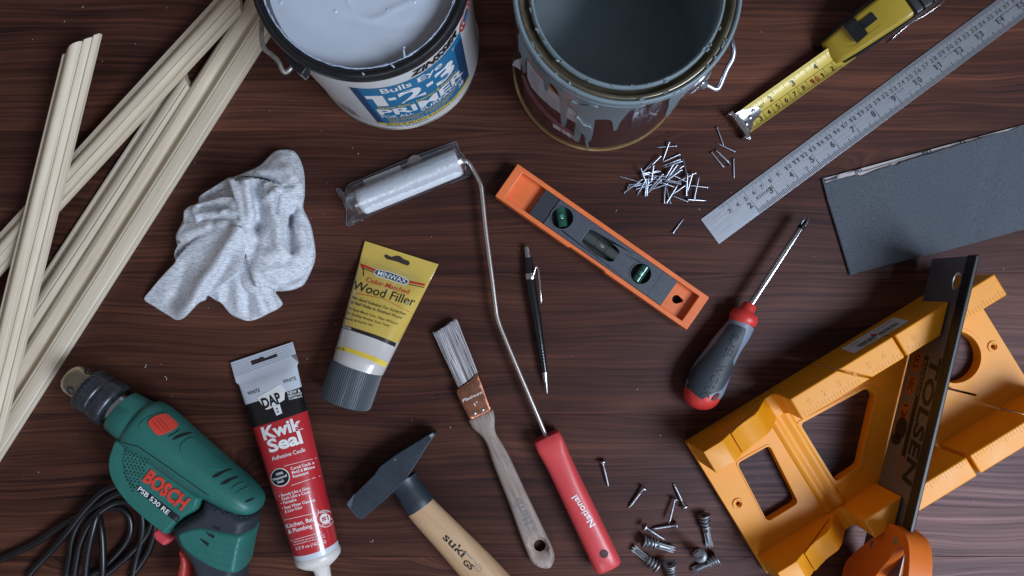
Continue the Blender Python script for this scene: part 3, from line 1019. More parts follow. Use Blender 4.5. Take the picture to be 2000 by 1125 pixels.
# left wall lengths: a profile in (u, z) carried across the wall
def wall_profile(name, pts, va, vb, chamfer=0):
    n = len(pts)
    V = [UV(u, va + (chamfer * 0), z) for u, z in pts] + [UV(u, vb, z) for u, z in pts]
    tri = geometry.tessellate_polygon([[Vector((u, z * 20, 0)) for u, z in pts]])
    F = [list(t) for t in tri] + [[i + n for i in reversed(t)] for t in tri]
    F += [[i, (i + 1) % n, (i + 1) % n + n, i + n] for i in range(n)]
    return mk(name, V, F, m_mit, mb, bevel=0.0012, bseg=3, smooth=35)
prof = [(132, 0.04), (139, 6.2), (178, 6.2), (192, 5.75), (283, 2.3), (287, 2.45), (200, 5.70), (216, 5.2), (231, 4.85), (258, 4.6), (272, 4.0), (286, 3.0), (300, 2.0), (316, 1.9), (321, 2.6), (321, 0.04)]
w1 = wall_profile('wall', prof, 430.6, 475)
w2 = wall_profile('wall', prof, 685, 724)
Z = 6.2
walls = [w1, w2]
for poly in [[(321, 430.6), (420.2, 430.6), (464.6, 475), (321, 475)], [(423.6, 430.6), (536.6, 430.6), (536.6, 475), (468.0, 475)], [(541, 430.6), (656.4, 430.6), (612, 475), (541, 475)], [(667.4, 430.6), (752, 430.6), (752, 475), (623, 475)],
             [(321, 685), (402, 685), (363, 724), (321, 724)], [(412, 685), (536.5, 685), (536.5, 724), (373, 724)], [(543.5, 685), (674, 685), (713, 724), (543.5, 724)], [(677.4, 685), (752, 685), (752, 724), (716.4, 724)]]:
    walls.append(ubox('wall', poly, 1.1 if poly[0][1] > 600 else 0.04, Z, bevel=0.0014))
# embossed scale on the wall tops
segs, VV, FF = [], [], []
def ubar(u0, v0, u1, v1, z0, z1):
    global VV, FF
    v, f = prism_geo([[UV(u0, v0)[:2], UV(u1, v0)[:2], UV(u1, v1)[:2], UV(u0, v1)[:2]]], z0 * CM, z1 * CM)
    VV, FF = merge((VV, FF), (v, f))
u = 330
k = 0
while u < 748:
    ln = 13 if k % 5 == 0 else 8
    def clear(uu, va, vb):
        for v in (va, vb):
            if abs(uu - v + 9) < 6 or abs(uu - 539) < 5 or abs(uu + v - 1092) < 13 or abs(uu - v + 6) < 6:
                return False
        return True
    if clear(u, 463, 473):
        ubar(u, 473 - ln, u + 1.0, 473, 6.15, 6.235)
    if clear(u, 688, 700):
        ubar(u, 687, u + 1.0, 687 + ln, 6.15, 6.235)
    u += 6.3
    k += 1
mk('scale_marks', VV, FF, m_mit, mb)['kind'] = 'stuff'
wt = bvh(*walls)
VV, FF = [], []
for i in range(9):
    u = 342 + i * 31.5
    if min(abs(u + 8 - 460), abs(u + 8 - 539), abs(u - 620)) < 14:
        continue
    v, f = text_box(str(i + 1), 0.0)
    n0 = len(VV)
    VV += [UV(u + 2 + 8 * x, 459 - 11 * y, 6.225) for x, y in v]
    FF += [[j + n0 for j in t] for t in f]
mk('scale_numerals', VV, FF, m_mit, mb, smooth=0, fix=False)['kind'] = 'stuff'
def bvh_quad(q):
    return BVHTree.FromPolygons(q, [[0, 1, 2, 3]])
# price sticker on the outer wall
def Z3(x, y):
    return (1600 + x / 5.623, 560 + y / 5.623)
stk = [Z3(240, 685), Z3(820, 338), Z3(990, 380), Z3(385, 735)]
st_q = bvh_quad([UV(380, 430.6, -3), UV(720, 430.6, -3), UV(720, 430.6, 9), UV(380, 430.6, 9)])
patch('sticker', stk, st_q, m_paper, mb, off=0.0003, step=10)
a, b, c, d = [Vector(p) for p in stk]
bars, reds = [], []
def SQ(s, t):
    return a.lerp(b, s).lerp(d.lerp(c, s), t)
s = 0.17
while s < 0.90:
    w = rng.choice([0.006, 0.006, 0.011, 0.017])
    if not 0.47 < s < 0.53:
        p, q = SQ(s, 0.50), SQ(s, 0.80)
        bars.append((p.x, p.y, q.x, q.y, w * 118))
    s += w + rng.choice([0.006, 0.009, 0.013])
for s0, s1_, t in [(0.1, 0.28, 0.28), (0.55, 0.9, 0.22), (0.2, 0.46, 0.9), (0.5, 0.75, 0.9)]:
    p, q = SQ(s0, t), SQ(s1_, t)
    bars.append((p.x, p.y, q.x, q.y, 0.6))
lines(bars, st_q, m_inkgrey, mb, 'bar_code', off=0.0005)
p, q = SQ(0.47, 0.36), SQ(0.52, 0.6)
lines([(p.x, p.y, q.x, q.y, 4)], st_q, m_inkred, mb, 'sticker_mark', off=0.0005)

# ---- the saw, standing in the 45 degree slot: w runs along the blade from the handle, z up
def SV(v, z, off=0.0):
    """v across the mitre box; the blade plane is u + v = 1092; off px to the side of it"""
    return UV(1092 - v + off * 0.7071, v + off * 0.7071, z)
sw_c = SV(560, 0)
saw = thing('back_saw', 'black bladed back saw with orange handle standing in the slots of the mitre box', 'saw', loc=(sw_c.x, sw_c.y, 0), rot=-UA + math.radians(45))
m_blade = M('saw_blade_steel', (112, 110, 116), 0.4, 0.4, var=(60, 0.08), stretch=(1, 1, 12), rvar=0.05)
m_spine = M('saw_spine_black', (18, 18, 21), 0.45, 0.0)
VA, VB = 374.0, 790.0
out = []
nt = 150
for i in range(nt):
    v = VB - (VB - VA) * i / nt
    out += [(v, 1.42), (v - (VB - VA) / nt * 0.5, 1.25)]
out += [(VA, 1.42), (VA, 8.4), (VB, 8.4)]
hole = circle(408, 0, 1, 20)
hl = [(406 + 12 * math.cos(t), 6.35 + 0.62 * math.sin(t)) for t in [2 * math.pi * i / 20 for i in range(20)]]
def side_prism(name, loops, t0, t1, mat, root, bevel=0.0, parent=None, fr=SV):
    n = sum(len(l) for l in loops)
    flat = [p for l in loops for p in l]
    V = [fr(v, z, t0) for v, z in flat] + [fr(v, z, t1) for v, z in flat]
    tri = geometry.tessellate_polygon([[Vector((v, z * 19.66, 0)) for v, z in l] for l in loops])
    F = [list(t) for t in tri] + [[i + n for i in reversed(t)] for t in tri]
    k = 0
    for l in loops:
        m = len(l)
        F += [[k + i, k + (i + 1) % m, k + (i + 1) % m + n, k + i + n] for i in range(m)]
        k += m
    return mk(name, V, F, mat, root, parent, bevel=bevel, bseg=3, smooth=35)
blade = side_prism('blade', [out, hl], -0.9, 0.9, m_blade, saw)
side_prism('spine', [[(VA - 1, 7.3), (VA - 1, 8.65), (748, 8.65), (748, 7.3)]], -4.2, 4.2, m_spine, saw, bevel=0.0012)
# print on the side of the blade that faces left
def SF(v, z):
    return SV(v, z, -1.5)
def blade_text(s, v0, v1, z0, z1, bold, mat, slant=0.0, off=-1.5):
    vv, f = text_box(s, bold, slant)
    V = [SV(v0 + (v1 - v0) * x, z0 + (z1 - z0) * y, off) for x, y in vv]
    return mk('lettering', V, f, mat, saw, blade, smooth=0, fix=False)
def blade_box(nm, v0, v1, z0, z1, mat, off=-1.2):
    return mk(nm, [SV(v0, z0, off), SV(v1, z0, off), SV(v1, z1, off), SV(v0, z1, off)], [[0, 1, 2, 3]], mat, saw, blade, smooth=0, fix=False)
m_print = M('blade_print_black', (14, 13, 15), 0.45)
m_porange = M('blade_print_orange', (150, 84, 28), 0.4)
m_pgrey = M('blade_print_grey', (150, 146, 146), 0.38, 0.6)
blade_text('TOLSEN', 506, 672, 5.2, 7.0, 0.05, m_print, 0.12)
blade_box('print_bar', 506, 640, 4.15, 4.85, m_print)
blade_text('BACKSAW', 512, 560, 4.28, 4.72, 0.01, m_pgrey)
for v0, s in [(506, 'SK5'), (538, 'HRC'), (574, '12')]:
    blade_box('print_patch', v0 - 2, v0 + 22, 2.2, 3.7, m_porange)
    blade_text(s, v0, v0 + 18, 2.5, 3.4, 0.02, m_print, 0, -1.7)
blade_text('31003', 640, 668, 4.2, 4.9, 0.02, m_porange)
for cv, cz, rv, rz in [(466, 4.75, 13, 0.85), (476, 3.5, 10, 0.75), (456, 4.2, 6, 0.6)]:
    V = [SV(cv + rv * math.cos(t), cz + rz * math.sin(t), -1.3) for t in [2 * math.pi * i / 20 for i in range(20)]]
    mk('printed_emblem', V, [list(range(20))], m_print, saw, blade, smooth=0, fix=False)
for cv, cz, rv, rz in [(606, 3.0, 15, 1.0), (622, 2.6, 8, 0.9)]:
    V = [SV(cv + rv * math.cos(t), cz + rz * math.sin(t), -1.3) for t in [2 * math.pi * i / 20 for i in range(20)]]
    mk('printed_emblem', V, [list(range(20))], m_print, saw, blade, smooth=0, fix=False)
# handle
m_sawh = M('saw_handle_orange', (218, 112, 36), 0.4, var=(30, 0.05), sss=0.1)
hp = [(724, 6.6), (723, 8.8), (727, 9.8), (738, 10.6), (760, 11.3), (800, 11.9), (860, 12.2), (905, 11.4), (915, 9.5), (905, 6), (890, 3), (870, 1.4), (840, 0.6), (812, 0.5), (797, 1.0), (775, 2.6), (750, 4.6)]
fh = [(741, 9.3), (748, 10.1), (800, 10.9), (850, 10.6), (862, 9.4), (845, 7.4), (815, 6.2), (790, 6.6), (765, 7.9), (747, 8.6)]
hd = side_prism('handle', [smooth_poly(hp, 3), smooth_poly(fh, 3)], -20, 20, m_sawh, saw, bevel=0.006)
for v, z in [(738, 8.3), (760, 4.6)]:
    V, F = lathe_geo(SV(v, z, -20.6), (SV(v, z, -1) - SV(v, z, 0)), [(0, 0.0034), (0.0003, 0.0032), (0.0003, 0.0024), (-0.0005, 0.0022), (-0.0005, 0.0001)], 20)
    mk('rivet', V, F, m_greyzinc, saw, hd, smooth=30)

# ================================================================== STEEL RULER
m_rule = M('ruler_steel', (168, 172, 182), 0.38, 0.9, var=(40, 0.05), stretch=(1, 40, 1), bump=(30, 0.15, 0.0003), rvar=0.06)
m_etch = M('ruler_etching', (44, 46, 54), 0.6)
ra = math.radians(-36.55)
ex, ey = math.cos(ra), math.sin(ra)
rc = W(1368.5, 428.5, 0.12)
rul = thing('steel_ruler', 'long steel ruler marked in centimetres and inches, running off the upper right corner', 'ruler', loc=(rc.x, rc.y, 0), rot=-ra)
def RP(a, p, z=0.12):
    return (1368.5 + ex * a - ey * p, 428.5 + ey * a + ex * p)
RWD = 60.0
rb = prism('blade', [RP(0, 0), RP(930, 0), RP(930, RWD), RP(0, RWD)], 0.01, 0.12, m_rule, rul, bevel=0.0002)
rt = bvh(rb)
CMP = 19.66 * 1.0
seg = []
for mm in range(21, 440):
    a = mm * CMP / 10 + 1
    if a > 900:
        break
    L_ = 13 if mm % 10 == 0 else (10.5 if mm % 5 == 0 else 7.5)
    fade = 0.35 if mm < 60 else 0.5
    p, q = RP(a, 1), RP(a, L_)
    seg.append((*p, *q, 0.55 if mm % 5 == 0 else fade))
IN = CMP * 2.54
for k in range(2 * 16, 18 * 16):
    a = k * IN / 16 + 1
    if a > 900:
        break
    L_ = 19 if k % 16 == 0 else (15 if k % 8 == 0 else (12 if k % 4 == 0 else 10))
    p, q = RP(a, RWD - 1), RP(a, RWD - L_)
    seg.append((*p, *q, 1.4 if k % 4 == 0 else 1.2))
for c in range(3, 46):
    a = c * CMP + 1
    p, q = RP(a, 13), RP(a, 24)
    seg.append((*p, *q, 0.5))
for i in range(2, 18):
    a = i * IN + 1
    p, q = RP(a, RWD - 19), RP(a, RWD - 33)
    seg.append((*p, *q, 0.7))
lines(seg, rt, m_etch, rul, 'graduation', off=0.00012)
it = []
for c in range(3, 46):
    a = c * CMP + 1
    t = str(c)
    ch = 8.6
    if len(t) == 1:
        it.append((t, RP(a - 7.5, 24), RP(a - 2.2, 24), ch, 0.05))
    else:
        it.append((t[0], RP(a - 7.2, 24), RP(a - 2.2, 24), ch, 0.05))
        it.append((t[1], RP(a + 1.8, 24), RP(a + 6.8, 24), ch, 0.05))
for i in range(2, 18):
    a = i * IN + 1
    t = str(i)
    ch = 12
    if len(t) == 1:
        it.append((t, RP(a - 11, 41), RP(a - 3, 41), ch, 0.08))
    else:
        it.append((t[0], RP(a - 9 if t[0] != '1' else a - 7.5, 41), RP(a - 2.5, 41), ch, 0.08))
        it.append((t[1], RP(a + 2.5, 41), RP(a + 9.5 if t[1] != '1' else a + 7, 41), ch, 0.08))
it += [('KHYATI', RP(112, 36), RP(150, 36), 7, 0.02), ('1 inch = 25.4 mm', RP(566, 31), RP(600, 31), 3.4), ('1 Metre = 39.37 in', RP(434, 31), RP(472, 31), 3.4), ('16', RP(222, 44), RP(229, 44), 5), ('Not For Commercial Use', RP(700, 31), RP(750, 31), 3.4)]
letters(it, rt, m_etch, rul, off=0.00012)

# ================================================================== TAPE MEASURE
m_tyel = M('tape_yellow', (158, 134, 40), 0.34, var=(40, 0.05), coat=0.25)
m_tblade = M('tape_blade_yellow', (204, 180, 84), 0.4, coat=0.15, var=(30, 0.04))
m_rub = M('tape_rubber', (20, 21, 25), 0.42, rvar=0.08, var=(60, 0.1))
tc_ = W(1700, 60, 3)
tape = thing('tape_measure', 'yellow and black tape measure with its yellow blade pulled out', 'tape measure', loc=(tc_.x, tc_.y, 0), rot=math.radians(35.5))
# blade: slightly hollowed strip
A0, A1 = Vector((1452, 240)), Vector((1652, 98))
e = (A1 - A0).normalized()
n = Vector((-e.y, e.x))
rings = []
for i in range(11):
    q = A0 + e * ((A1 - A0).length + 8) * i / 10
    r = []
    for j in range(13):
        t = (j / 12 - 0.5)
        p = W(q.x + n.x * t * 47, q.y + n.y * t * 47, 0.75 + 1.1 * (t * 2) ** 2 * 0.35 + 0.5 * i / 10)
        r.append(p)
    r += [p - Vector((0, 0, 0.0003)) for p in reversed(r)]
    rings.append(r)
V, F = loft_geo(rings)
tb = mk('tape_blade', V, F, m_tblade, tape, smooth=40)
tt = bvh(tb)
def TP(a, p):
    q = A0 + e * a + n * p
    return (q.x, q.y)
segs = [(*TP(0, 3), *TP(240, 3), 0.5)]
for k in range(0, 110):
    a = 2 + k * 2.0
    L_ = 14 if k % 10 == 0 else (9 if k % 5 == 0 else 5)
    segs.append((*TP(a, 22.5), *TP(a, 22.5 - L_ * 0.8), 0.4))
for k in range(0, 72):
    a = 4 + k * 3.2
    L_ = 16 if k % 16 == 0 else (11 if k % 8 == 0 else (8 if k % 4 == 0 else 5))
    segs.append((*TP(a, -22.5), *TP(a, -22.5 + L_), 0.4))
for k in range(2, 12):
    a = 20.7 * k - 24.5 + 5
    segs.append((*TP(a, 3), *TP(a, 22), 0.5))
lines(segs, tt, m_ink, tape, 'graduation', off=0.0003)
it = []
for k in range(3, 10):
    a = 20.6 * (k - 3) + 29
    it.append((str(k), TP(a, 17), TP(a + 6.5, 17), 10, 0.01))
it += [('1', TP(177, 19), TP(181, 19), 10, 0.01)]
for k, a in [(2, 66), (3, 119), (4, 174)]:
    it.append((str(k), TP(a, -2), TP(a + 8, -2), 12, 0.03))
it.append(('25FEET', TP(33, -4), TP(55, -4), 5.5, 0.0))
letters(it, tt, m_ink, tape, off=0.0003)
letters([('1', TP(156, 19), TP(160, 19), 11, 0.02), ('0', TP(164, 19), TP(171, 19), 11, 0.02)], tt, m_inkred, tape, off=0.0003)
letters([('2', TP(200, 19), TP(206, 19), 10, 0.01)], tt, m_ink, tape, off=0.0003)
# hook
hk = bvh(tb)
hook = patch('end_hook', rounded([TP(-7, -26), TP(14, -24), TP(20, -18), TP(36, -14), TP(42, -6), TP(40, 4), TP(30, 8), TP(16, 10), TP(10, 18), TP(-6, 24)], 4), hk, m_steel, tape, off=0.0006, thick=0.0008, step=3)
V, F = merge(prism_geo([[W(*q, 1.2)[:2] for q in [TP(-10, -31), TP(-3, -31), TP(-3, 31), TP(-10, 31)]]], 0.0005, 0.0125), prism_geo([[W(*q, 1.2)[:2] for q in [TP(-16, 22), TP(-3, 24), TP(-3, 34), TP(-9, 34)]]], 0.001, 0.012), prism_geo([[W(*q, 1.2)[:2] for q in [TP(-15, -32), TP(-3, -32), TP(-3, -25), TP(-10, -25)]]], 0.001, 0.0122))
mk('hook_lip', V, F, m_chrome, tape, hook, bevel=0.0006)
htree = bvh(hook)
for q in [TP(4, 4), TP(17, -2), TP(29, -9)]:
    c = drop(htree, q[0], q[1], 0)
    V, F = lathe_geo(c, (0, 0, 1), [(-0.0004, 0.0023), (0.0003, 0.0023), (0.0009, 0.0017), (0.0011, 0.0006), (0.0011, 0.0001)], 16)
    mk('rivet', V, F, m_steel, tape, hook, smooth=60)
# body: a rounded case that climbs from the mouth
B0 = W(1632, 96, 1.9)
bd = (W(1741, 18, 6.4) - B0); bd.z = 0; bd.normalize()
bn = Vector((-bd.y, bd.x, 0))
def body_ring(t, z, w, z0=0.05, r=0.5, sh=0.0):
    """t cm along, top z cm, half width cm"""
    c = B0.copy(); c.z = 0
    c = c + bd * (t * CM)
    pts = []
    r = min(r, (z - z0) * 0.45)
    for (sx, sz, a0) in [(1, 1, 0), (-1, 1, 90), (-1, -1, 180), (1, -1, 270)]:
        for k in range(5):
            a = math.radians(a0 + 90 * k / 4)
            x = sx * (w - r) + r * math.cos(a)
            zz = (z - r if sz > 0 else z0 + r) + r * math.sin(a)
            pts.append(c + bn * ((x + sh) * CM) + Vector((0, 0, zz * CM)))
    return pts
prof_y = [(-0.45, 1.2, 1.20, 0.9), (-0.3, 1.75, 1.30, 0.7), (0.2, 2.2, 1.38, 0.5), (1.2, 3.1, 1.48, 0.1), (2.5, 4.2, 1.56, 0.05), (3.8, 5.1, 1.62, 0.05), (5.0, 5.8, 1.66, 0.05), (5.6, 6.0, 1.66, 0.05), (5.75, 5.9, 1.62, 0.05)]
V, F = loft_geo([body_ring(t, z, w, z0, 0.42) for t, z, w, z0 in prof_y])
tcase = mk('case', V, F, m_tyel, tape, smooth=50)
V, F = loft_geo([body_ring(t, z, w, z0, 0.3) for t, z, w, z0 in [(5.7, 6.1, 1.75, 0.03), (5.8, 6.25, 1.8, 0.03), (6.3, 6.35, 1.8, 0.03), (6.35, 6.25, 1.74, 0.03), (6.5, 6.25, 1.74, 0.03), (6.55, 6.42, 1.82, 0.03), (7.2, 6.5, 1.82, 0.03), (7.3, 6.4, 1.76, 0.03), (7.45, 6.4, 1.76, 0.03), (7.5, 6.55, 1.82, 0.03), (8.2, 6.6, 1.8, 0.03), (8.3, 6.5, 1.7, 0.03)]])
mk('rubber_grip', V, F, m_rub, tape, smooth=40)
V, F = loft_geo([body_ring(t, z, w, z0, 0.5) for t, z, w, z0 in [(8.25, 6.4, 1.66, 0.05), (9.5, 6.0, 1.6, 0.05), (10.2, 5.0, 1.4, 0.3), (10.4, 4.0, 1.2, 1.0)]])
mk('case_back', V, F, m_tyel, tape, smooth=50)
# black side shells
for sgn in (1, -1):
    V, F = loft_geo([body_ring(t, z, 0.12, 0.02, 0.05, sgn * w) for t, z, w in [(-0.7, 0.5, 1.3), (0.3, 1.6, 1.5), (1.5, 2.9, 1.62), (3.0, 4.1, 1.74), (4.8, 5.2, 1.80), (6.0, 5.7, 1.84), (9.5, 5.4, 1.74)]])
    mk('side_shell', V, F, m_rub, tape, smooth=40)
ct = bvh(tcase)
def Z8(pts):
    return [(1600 + x / 8.04, y / 8.04) for x, y in pts]
patch('lock_slider', Z8([(560, 400), (830, 190), (920, 298), (660, 500)]), ct, m_rub, tape, off=0.0004, thick=0.001, step=4)
patch('lock_button', rounded(Z8([(400, 410), (570, 285), (775, 520), (610, 670)]), 2), ct, m_rub, tape, off=0.0005, thick=0.0045, step=4)
lines([(1600 + x0 / 8.04, y0 / 8.04, 1600 + x1 / 8.04, y1 / 8.04, 0.8) for x0, y0, x1, y1 in [(250, 540, 400, 430), (550, 270, 750, 120), (600, 690, 980, 380), (470, 740, 640, 690)]], ct, m_tyel, tape, 'case_ridge', off=0.0006)
# belt clip on the side
sidep = lambda t, z, o: B0 * 1 + bd * (t * CM) - bn * (o * CM) + Vector((0, 0, z * CM - B0.z))
V, F = loft_geo([[sidep(t, z - 0.8, o), sidep(t, z + 0.8, o), sidep(t, z + 0.8, o + 0.1), sidep(t, z - 0.8, o + 0.1)] for t, z, o in [(4.2, 2.6, 2.28), (4.6, 2.7, 2.18), (6.0, 3.3, 2.02), (7.2, 3.8, 2.2), (8.6, 4.2, 2.2), (9.3, 4.3, 2.05)]])
mk('belt_clip', V, F, m_chrome, tape, bevel=0.0006)

# ================================================================== SANDPAPER
m_sand = M('sandpaper_grit', (74, 79, 88), 0.85, var=(700, 0.35), bump=(1500, 0.6, 0.0004), spec=0.35)
m_back = M('sandpaper_backing', (172, 164, 166), 0.75, var=(40, 0.12))
sp_c = W(1820, 400)
sand = thing('sandpaper_sheet', 'folded dark grey sandpaper sheet with a torn pale strip along its upper edge', 'sandpaper', loc=(sp_c.x, sp_c.y, 0), rot=math.radians(17))
top = [(1609, 360)]
for i in range(1, 60):
    f = i / 59
    x = 1609 + (2170 - 1609) * f
    y = 360 - (x - 1609) * 0.291 + 4 * noise.noise(Vector((x * 0.02, 1, 0))) + 2.2 * noise.noise(Vector((x * 0.15, 3, 0))) + (6 if 1680 < x < 1760 else 0) * 0.7
    top.append((x, y))
low = [(2170, 402), (2000, 448), (1920, 470), (1838, 492), (1750, 513), (1675, 533), (1664, 538), (1661, 533), (1640, 462), (1618, 392)]
grit_out = top + low
V2, F = fill(resample(grit_out, 8), 9)
def sand_h(x, y):
    # folded sheet: springs up a little towards the fold at the left and bows in the middle
    t = max(0, min(1, (x - 1609 - (y - 360) * 0.3) / 420))
    return 0.34 + 0.25 * math.sin(t * 3.0) + 0.07 * noise.noise(Vector((x * 0.008, y * 0.008, 5))) - 0.12 * math.exp(-((x + 0.3 * y - 2040) / 16) ** 2) * 0.6
V = [W(x, y, sand_h(x, y)) for x, y in V2]
n0 = len(V)
V += [v - Vector((0, 0, 0.0005)) for v in V]
cnt = set()
for f in F:
    for i in range(3):
        cnt.add((f[i], f[(i + 1) % 3]))
FF = [list(f) for f in F] + [[i + n0 for i in reversed(f)] for f in F]
for a_, b_ in cnt:
    if (b_, a_) not in cnt:
        FF.append([b_, a_, a_ + n0, b_ + n0])
mk('grit_face', V, FF, m_sand, sand, smooth=60)
back_out = [(1607, 349), (1700, 324), (1800, 297), (1900, 270), (2000, 244), (2170, 199), (2170, 400), (2000, 446), (1838, 490), (1676, 531), (1663, 536), (1640, 465)]
V2, F = fill(resample(back_out, 10), 14)
V = [W(x, y, min(sand_h(x, y) - 0.12, 0.30 + 0.03 * noise.noise(Vector((x * 0.02, y * 0.02, 1))))) for x, y in V2]
n0 = len(V)
V += [v - Vector((0, 0, 0.0006)) for v in V]
FF = [list(f) for f in F] + [[i + n0 for i in reversed(f)] for f in F]
bk = mk('backing_paper', V, FF, m_back, sand, smooth=60)
# fold at the left
V, F = [], []
fold = [(1607, 349), (1618, 392), (1640, 463), (1662, 537)]
rings = []
for x, y in fold:
    z1_ = sand_h(x + 2, y)
    rings.append([W(x + 3, y, z1_), W(x - 1.5, y + 0.5, z1_ * 0.8), W(x - 2, y + 0.5, 0.15), W(x + 3, y, 0.02)])
V, F = loft_geo(rings, cap=False, closed=False)
mk('fold', V, F, m_sand, sand, smooth=80)
bt = bvh(bk)
letters([('P', (1634, 349), (1642, 347), 13, 0.03), ('80', (1670, 340), (1684, 336), 10, 0.03), ('180', (1795, 307), (1820, 300), 11, 0.03), ('0', (1877, 286), (1887, 283), 12, 0.04), ('S', (1912, 276), (1921, 273), 11, 0.03)], bt, m_etch, sand, off=0.0003)

# ================================================================== SPIRIT LEVEL
m_lorange = M('level_orange', (222, 112, 60), 0.42, var=(50, 0.06), rvar=0.06, coat=0.1)
m_lblack = M('level_black', (66, 70, 80), 0.48, var=(400, 0.25), bump=(700, 0.2, 0.0003))
m_ldark = M('level_block_dark', (44, 47, 54), 0.45, var=(200, 0.1))
m_vial = M('vial_green', (24, 76, 60), 0.12, coat=0.6)
m_vialg = M('vial_smoky', (66, 72, 70), 0.15, coat=0.6)
m_pit = M('level_recess', (16, 17, 20), 0.6)
lc = W(1176, 480)
lev = thing('spirit_level', 'short orange spirit level with a black core and three vials', 'spirit level', loc=(lc.x, lc.y, 0), rot=math.radians(-34.9))
LA = math.radians(34.9)
lx, ly = math.cos(LA), math.sin(LA)
def LP(a, p):
    """a along the level from its upper left end, p across it"""
    return (1011 + lx * a - ly * p, 319.5 + ly * a + lx * p)
LL, LW = 457, 77
outer = [LP(0, 0), LP(LL, 0), LP(LL, LW), LP(0, LW)]
inner = [LP(18, 9), LP(LL - 18, 9), LP(LL - 18, LW - 9), LP(18, LW - 9)]
# lower flange has a shallow dip beside the middle vial
outer = [LP(0, 0), LP(LL, 0), LP(LL, LW), LP(262, LW), LP(258, LW - 2.5), LP(178, LW - 2.5), LP(174, LW), LP(0, LW)]
frame = prism('frame', outer, 0.0, 2.0, m_lorange, lev, holes=[inner], bevel=0.0007)
tear = circle(0, 0, 8.5, 20)
tr = []
for x, y in tear:
    a = math.atan2(y, x)
    r = 8.5 if abs(a) > 0.75 else 8.5 / max(math.cos(0.75 - abs(a)), 0.3) if False else (8.5 + 5.5 * max(0, 1 - abs(a) / 0.7))
    tr.append((LP(LL - 51, 40)[0] + math.cos(a + 0.25) * r, LP(LL - 51, 40)[1] + math.sin(a + 0.25) * r))
prism('web', [LP(16, 7), LP(LL - 16, 7), LP(LL - 16, LW - 7), LP(16, LW - 7)], 0.75, 1.05, m_lorange, lev, holes=[tr], bevel=0.0003)
core_h = [circle(*LP(132, 37), 21.5, 36), circle(*LP(320.5, 38.5), 20, 36)]
slot_ = [LP(189, 24), LP(200, 22), LP(228, 20), LP(254, 24), LP(262, 28), LP(262, 50), LP(254, 55), LP(228, 58.5), LP(200, 56), LP(189, 53)]
core = prism('core', [LP(108, 9.5), LP(354, 9.5), LP(354, LW - 9.5), LP(108, LW - 9.5)], 1.0, 1.95, m_lblack, lev, holes=core_h + [slot_], bevel=0.0005)
prism('core_end', [LP(74, 9.5), LP(108, 9.5), LP(108, LW - 9.5), LP(74, LW - 9.5)], 1.0, 1.84, m_ldark, lev, bevel=0.0004)
prism('core_end', [LP(354, 9.5), LP(388, 9.5), LP(388, LW - 9.5), LP(354, LW - 9.5)], 1.0, 1.86, m_lblack, lev, bevel=0.0004)
prism('recess', [LP(110, 12), LP(352, 12), LP(352, LW - 12), LP(110, LW - 12)], 0.9, 1.07, m_pit, lev)
for c, r in [((132, 37), 21.5), ((320.5, 38.5), 20)]:
    q = circle(*LP(*c), r + 3, 40)
    prism('vial_ring', q, 1.8, 2.0, m_lblack, lev, holes=[circle(*LP(*c), r, 40)], bevel=0.0006)
def vial(c, ang, L_, r, mat):
    p = LP(*c)
    d = Vector((math.cos(ang), math.sin(ang))) * L_ / 2
    a_, b_ = W(p[0] - d.x, p[1] - d.y, 1.5), W(p[0] + d.x, p[1] + d.y, 1.5)
    ax = b_ - a_
    V, F = lathe_geo(a_, ax, [(0, r * S * 0.9), (0.0005, r * S), (ax.length - 0.0005, r * S), (ax.length, r * S * 0.9)], 24)
    vo = mk('vial', V, F, mat, lev, smooth=40)
    m = (a_ + b_) / 2
    for t in (-0.16, 0.16):
        V, F = lathe_geo(m + ax * t - ax.normalized() * 0.0003, ax, [(0, r * S + 0.0001), (0.0006, r * S + 0.0001)], 24)
        mk('vial_line', V, F, m_pit, lev, vo)
    V, F = pillow_geo(circle(px_of(m)[0], px_of(m)[1], 5, 16, 3.2, ang), 1.5, 1.5 + r * S * 100 * 0.97, 0.035, 3, step=2, insets=(1,))
    mk('bubble', V, F, m_lightvial if mat is m_vial else m_greyvial, lev, vo, smooth=80)
m_lightvial = M('vial_bubble', (70, 138, 114), 0.08, coat=1.0)
m_greyvial = M('vial_bubble_smoky', (104, 110, 108), 0.1, coat=1.0)
vial((130, 37), math.radians(82), 39, 10, m_vial)
vial((320, 39), math.radians(-55), 36, 9.5, m_vial)
vial((226, 39), LA, 74, 10, m_vialg)

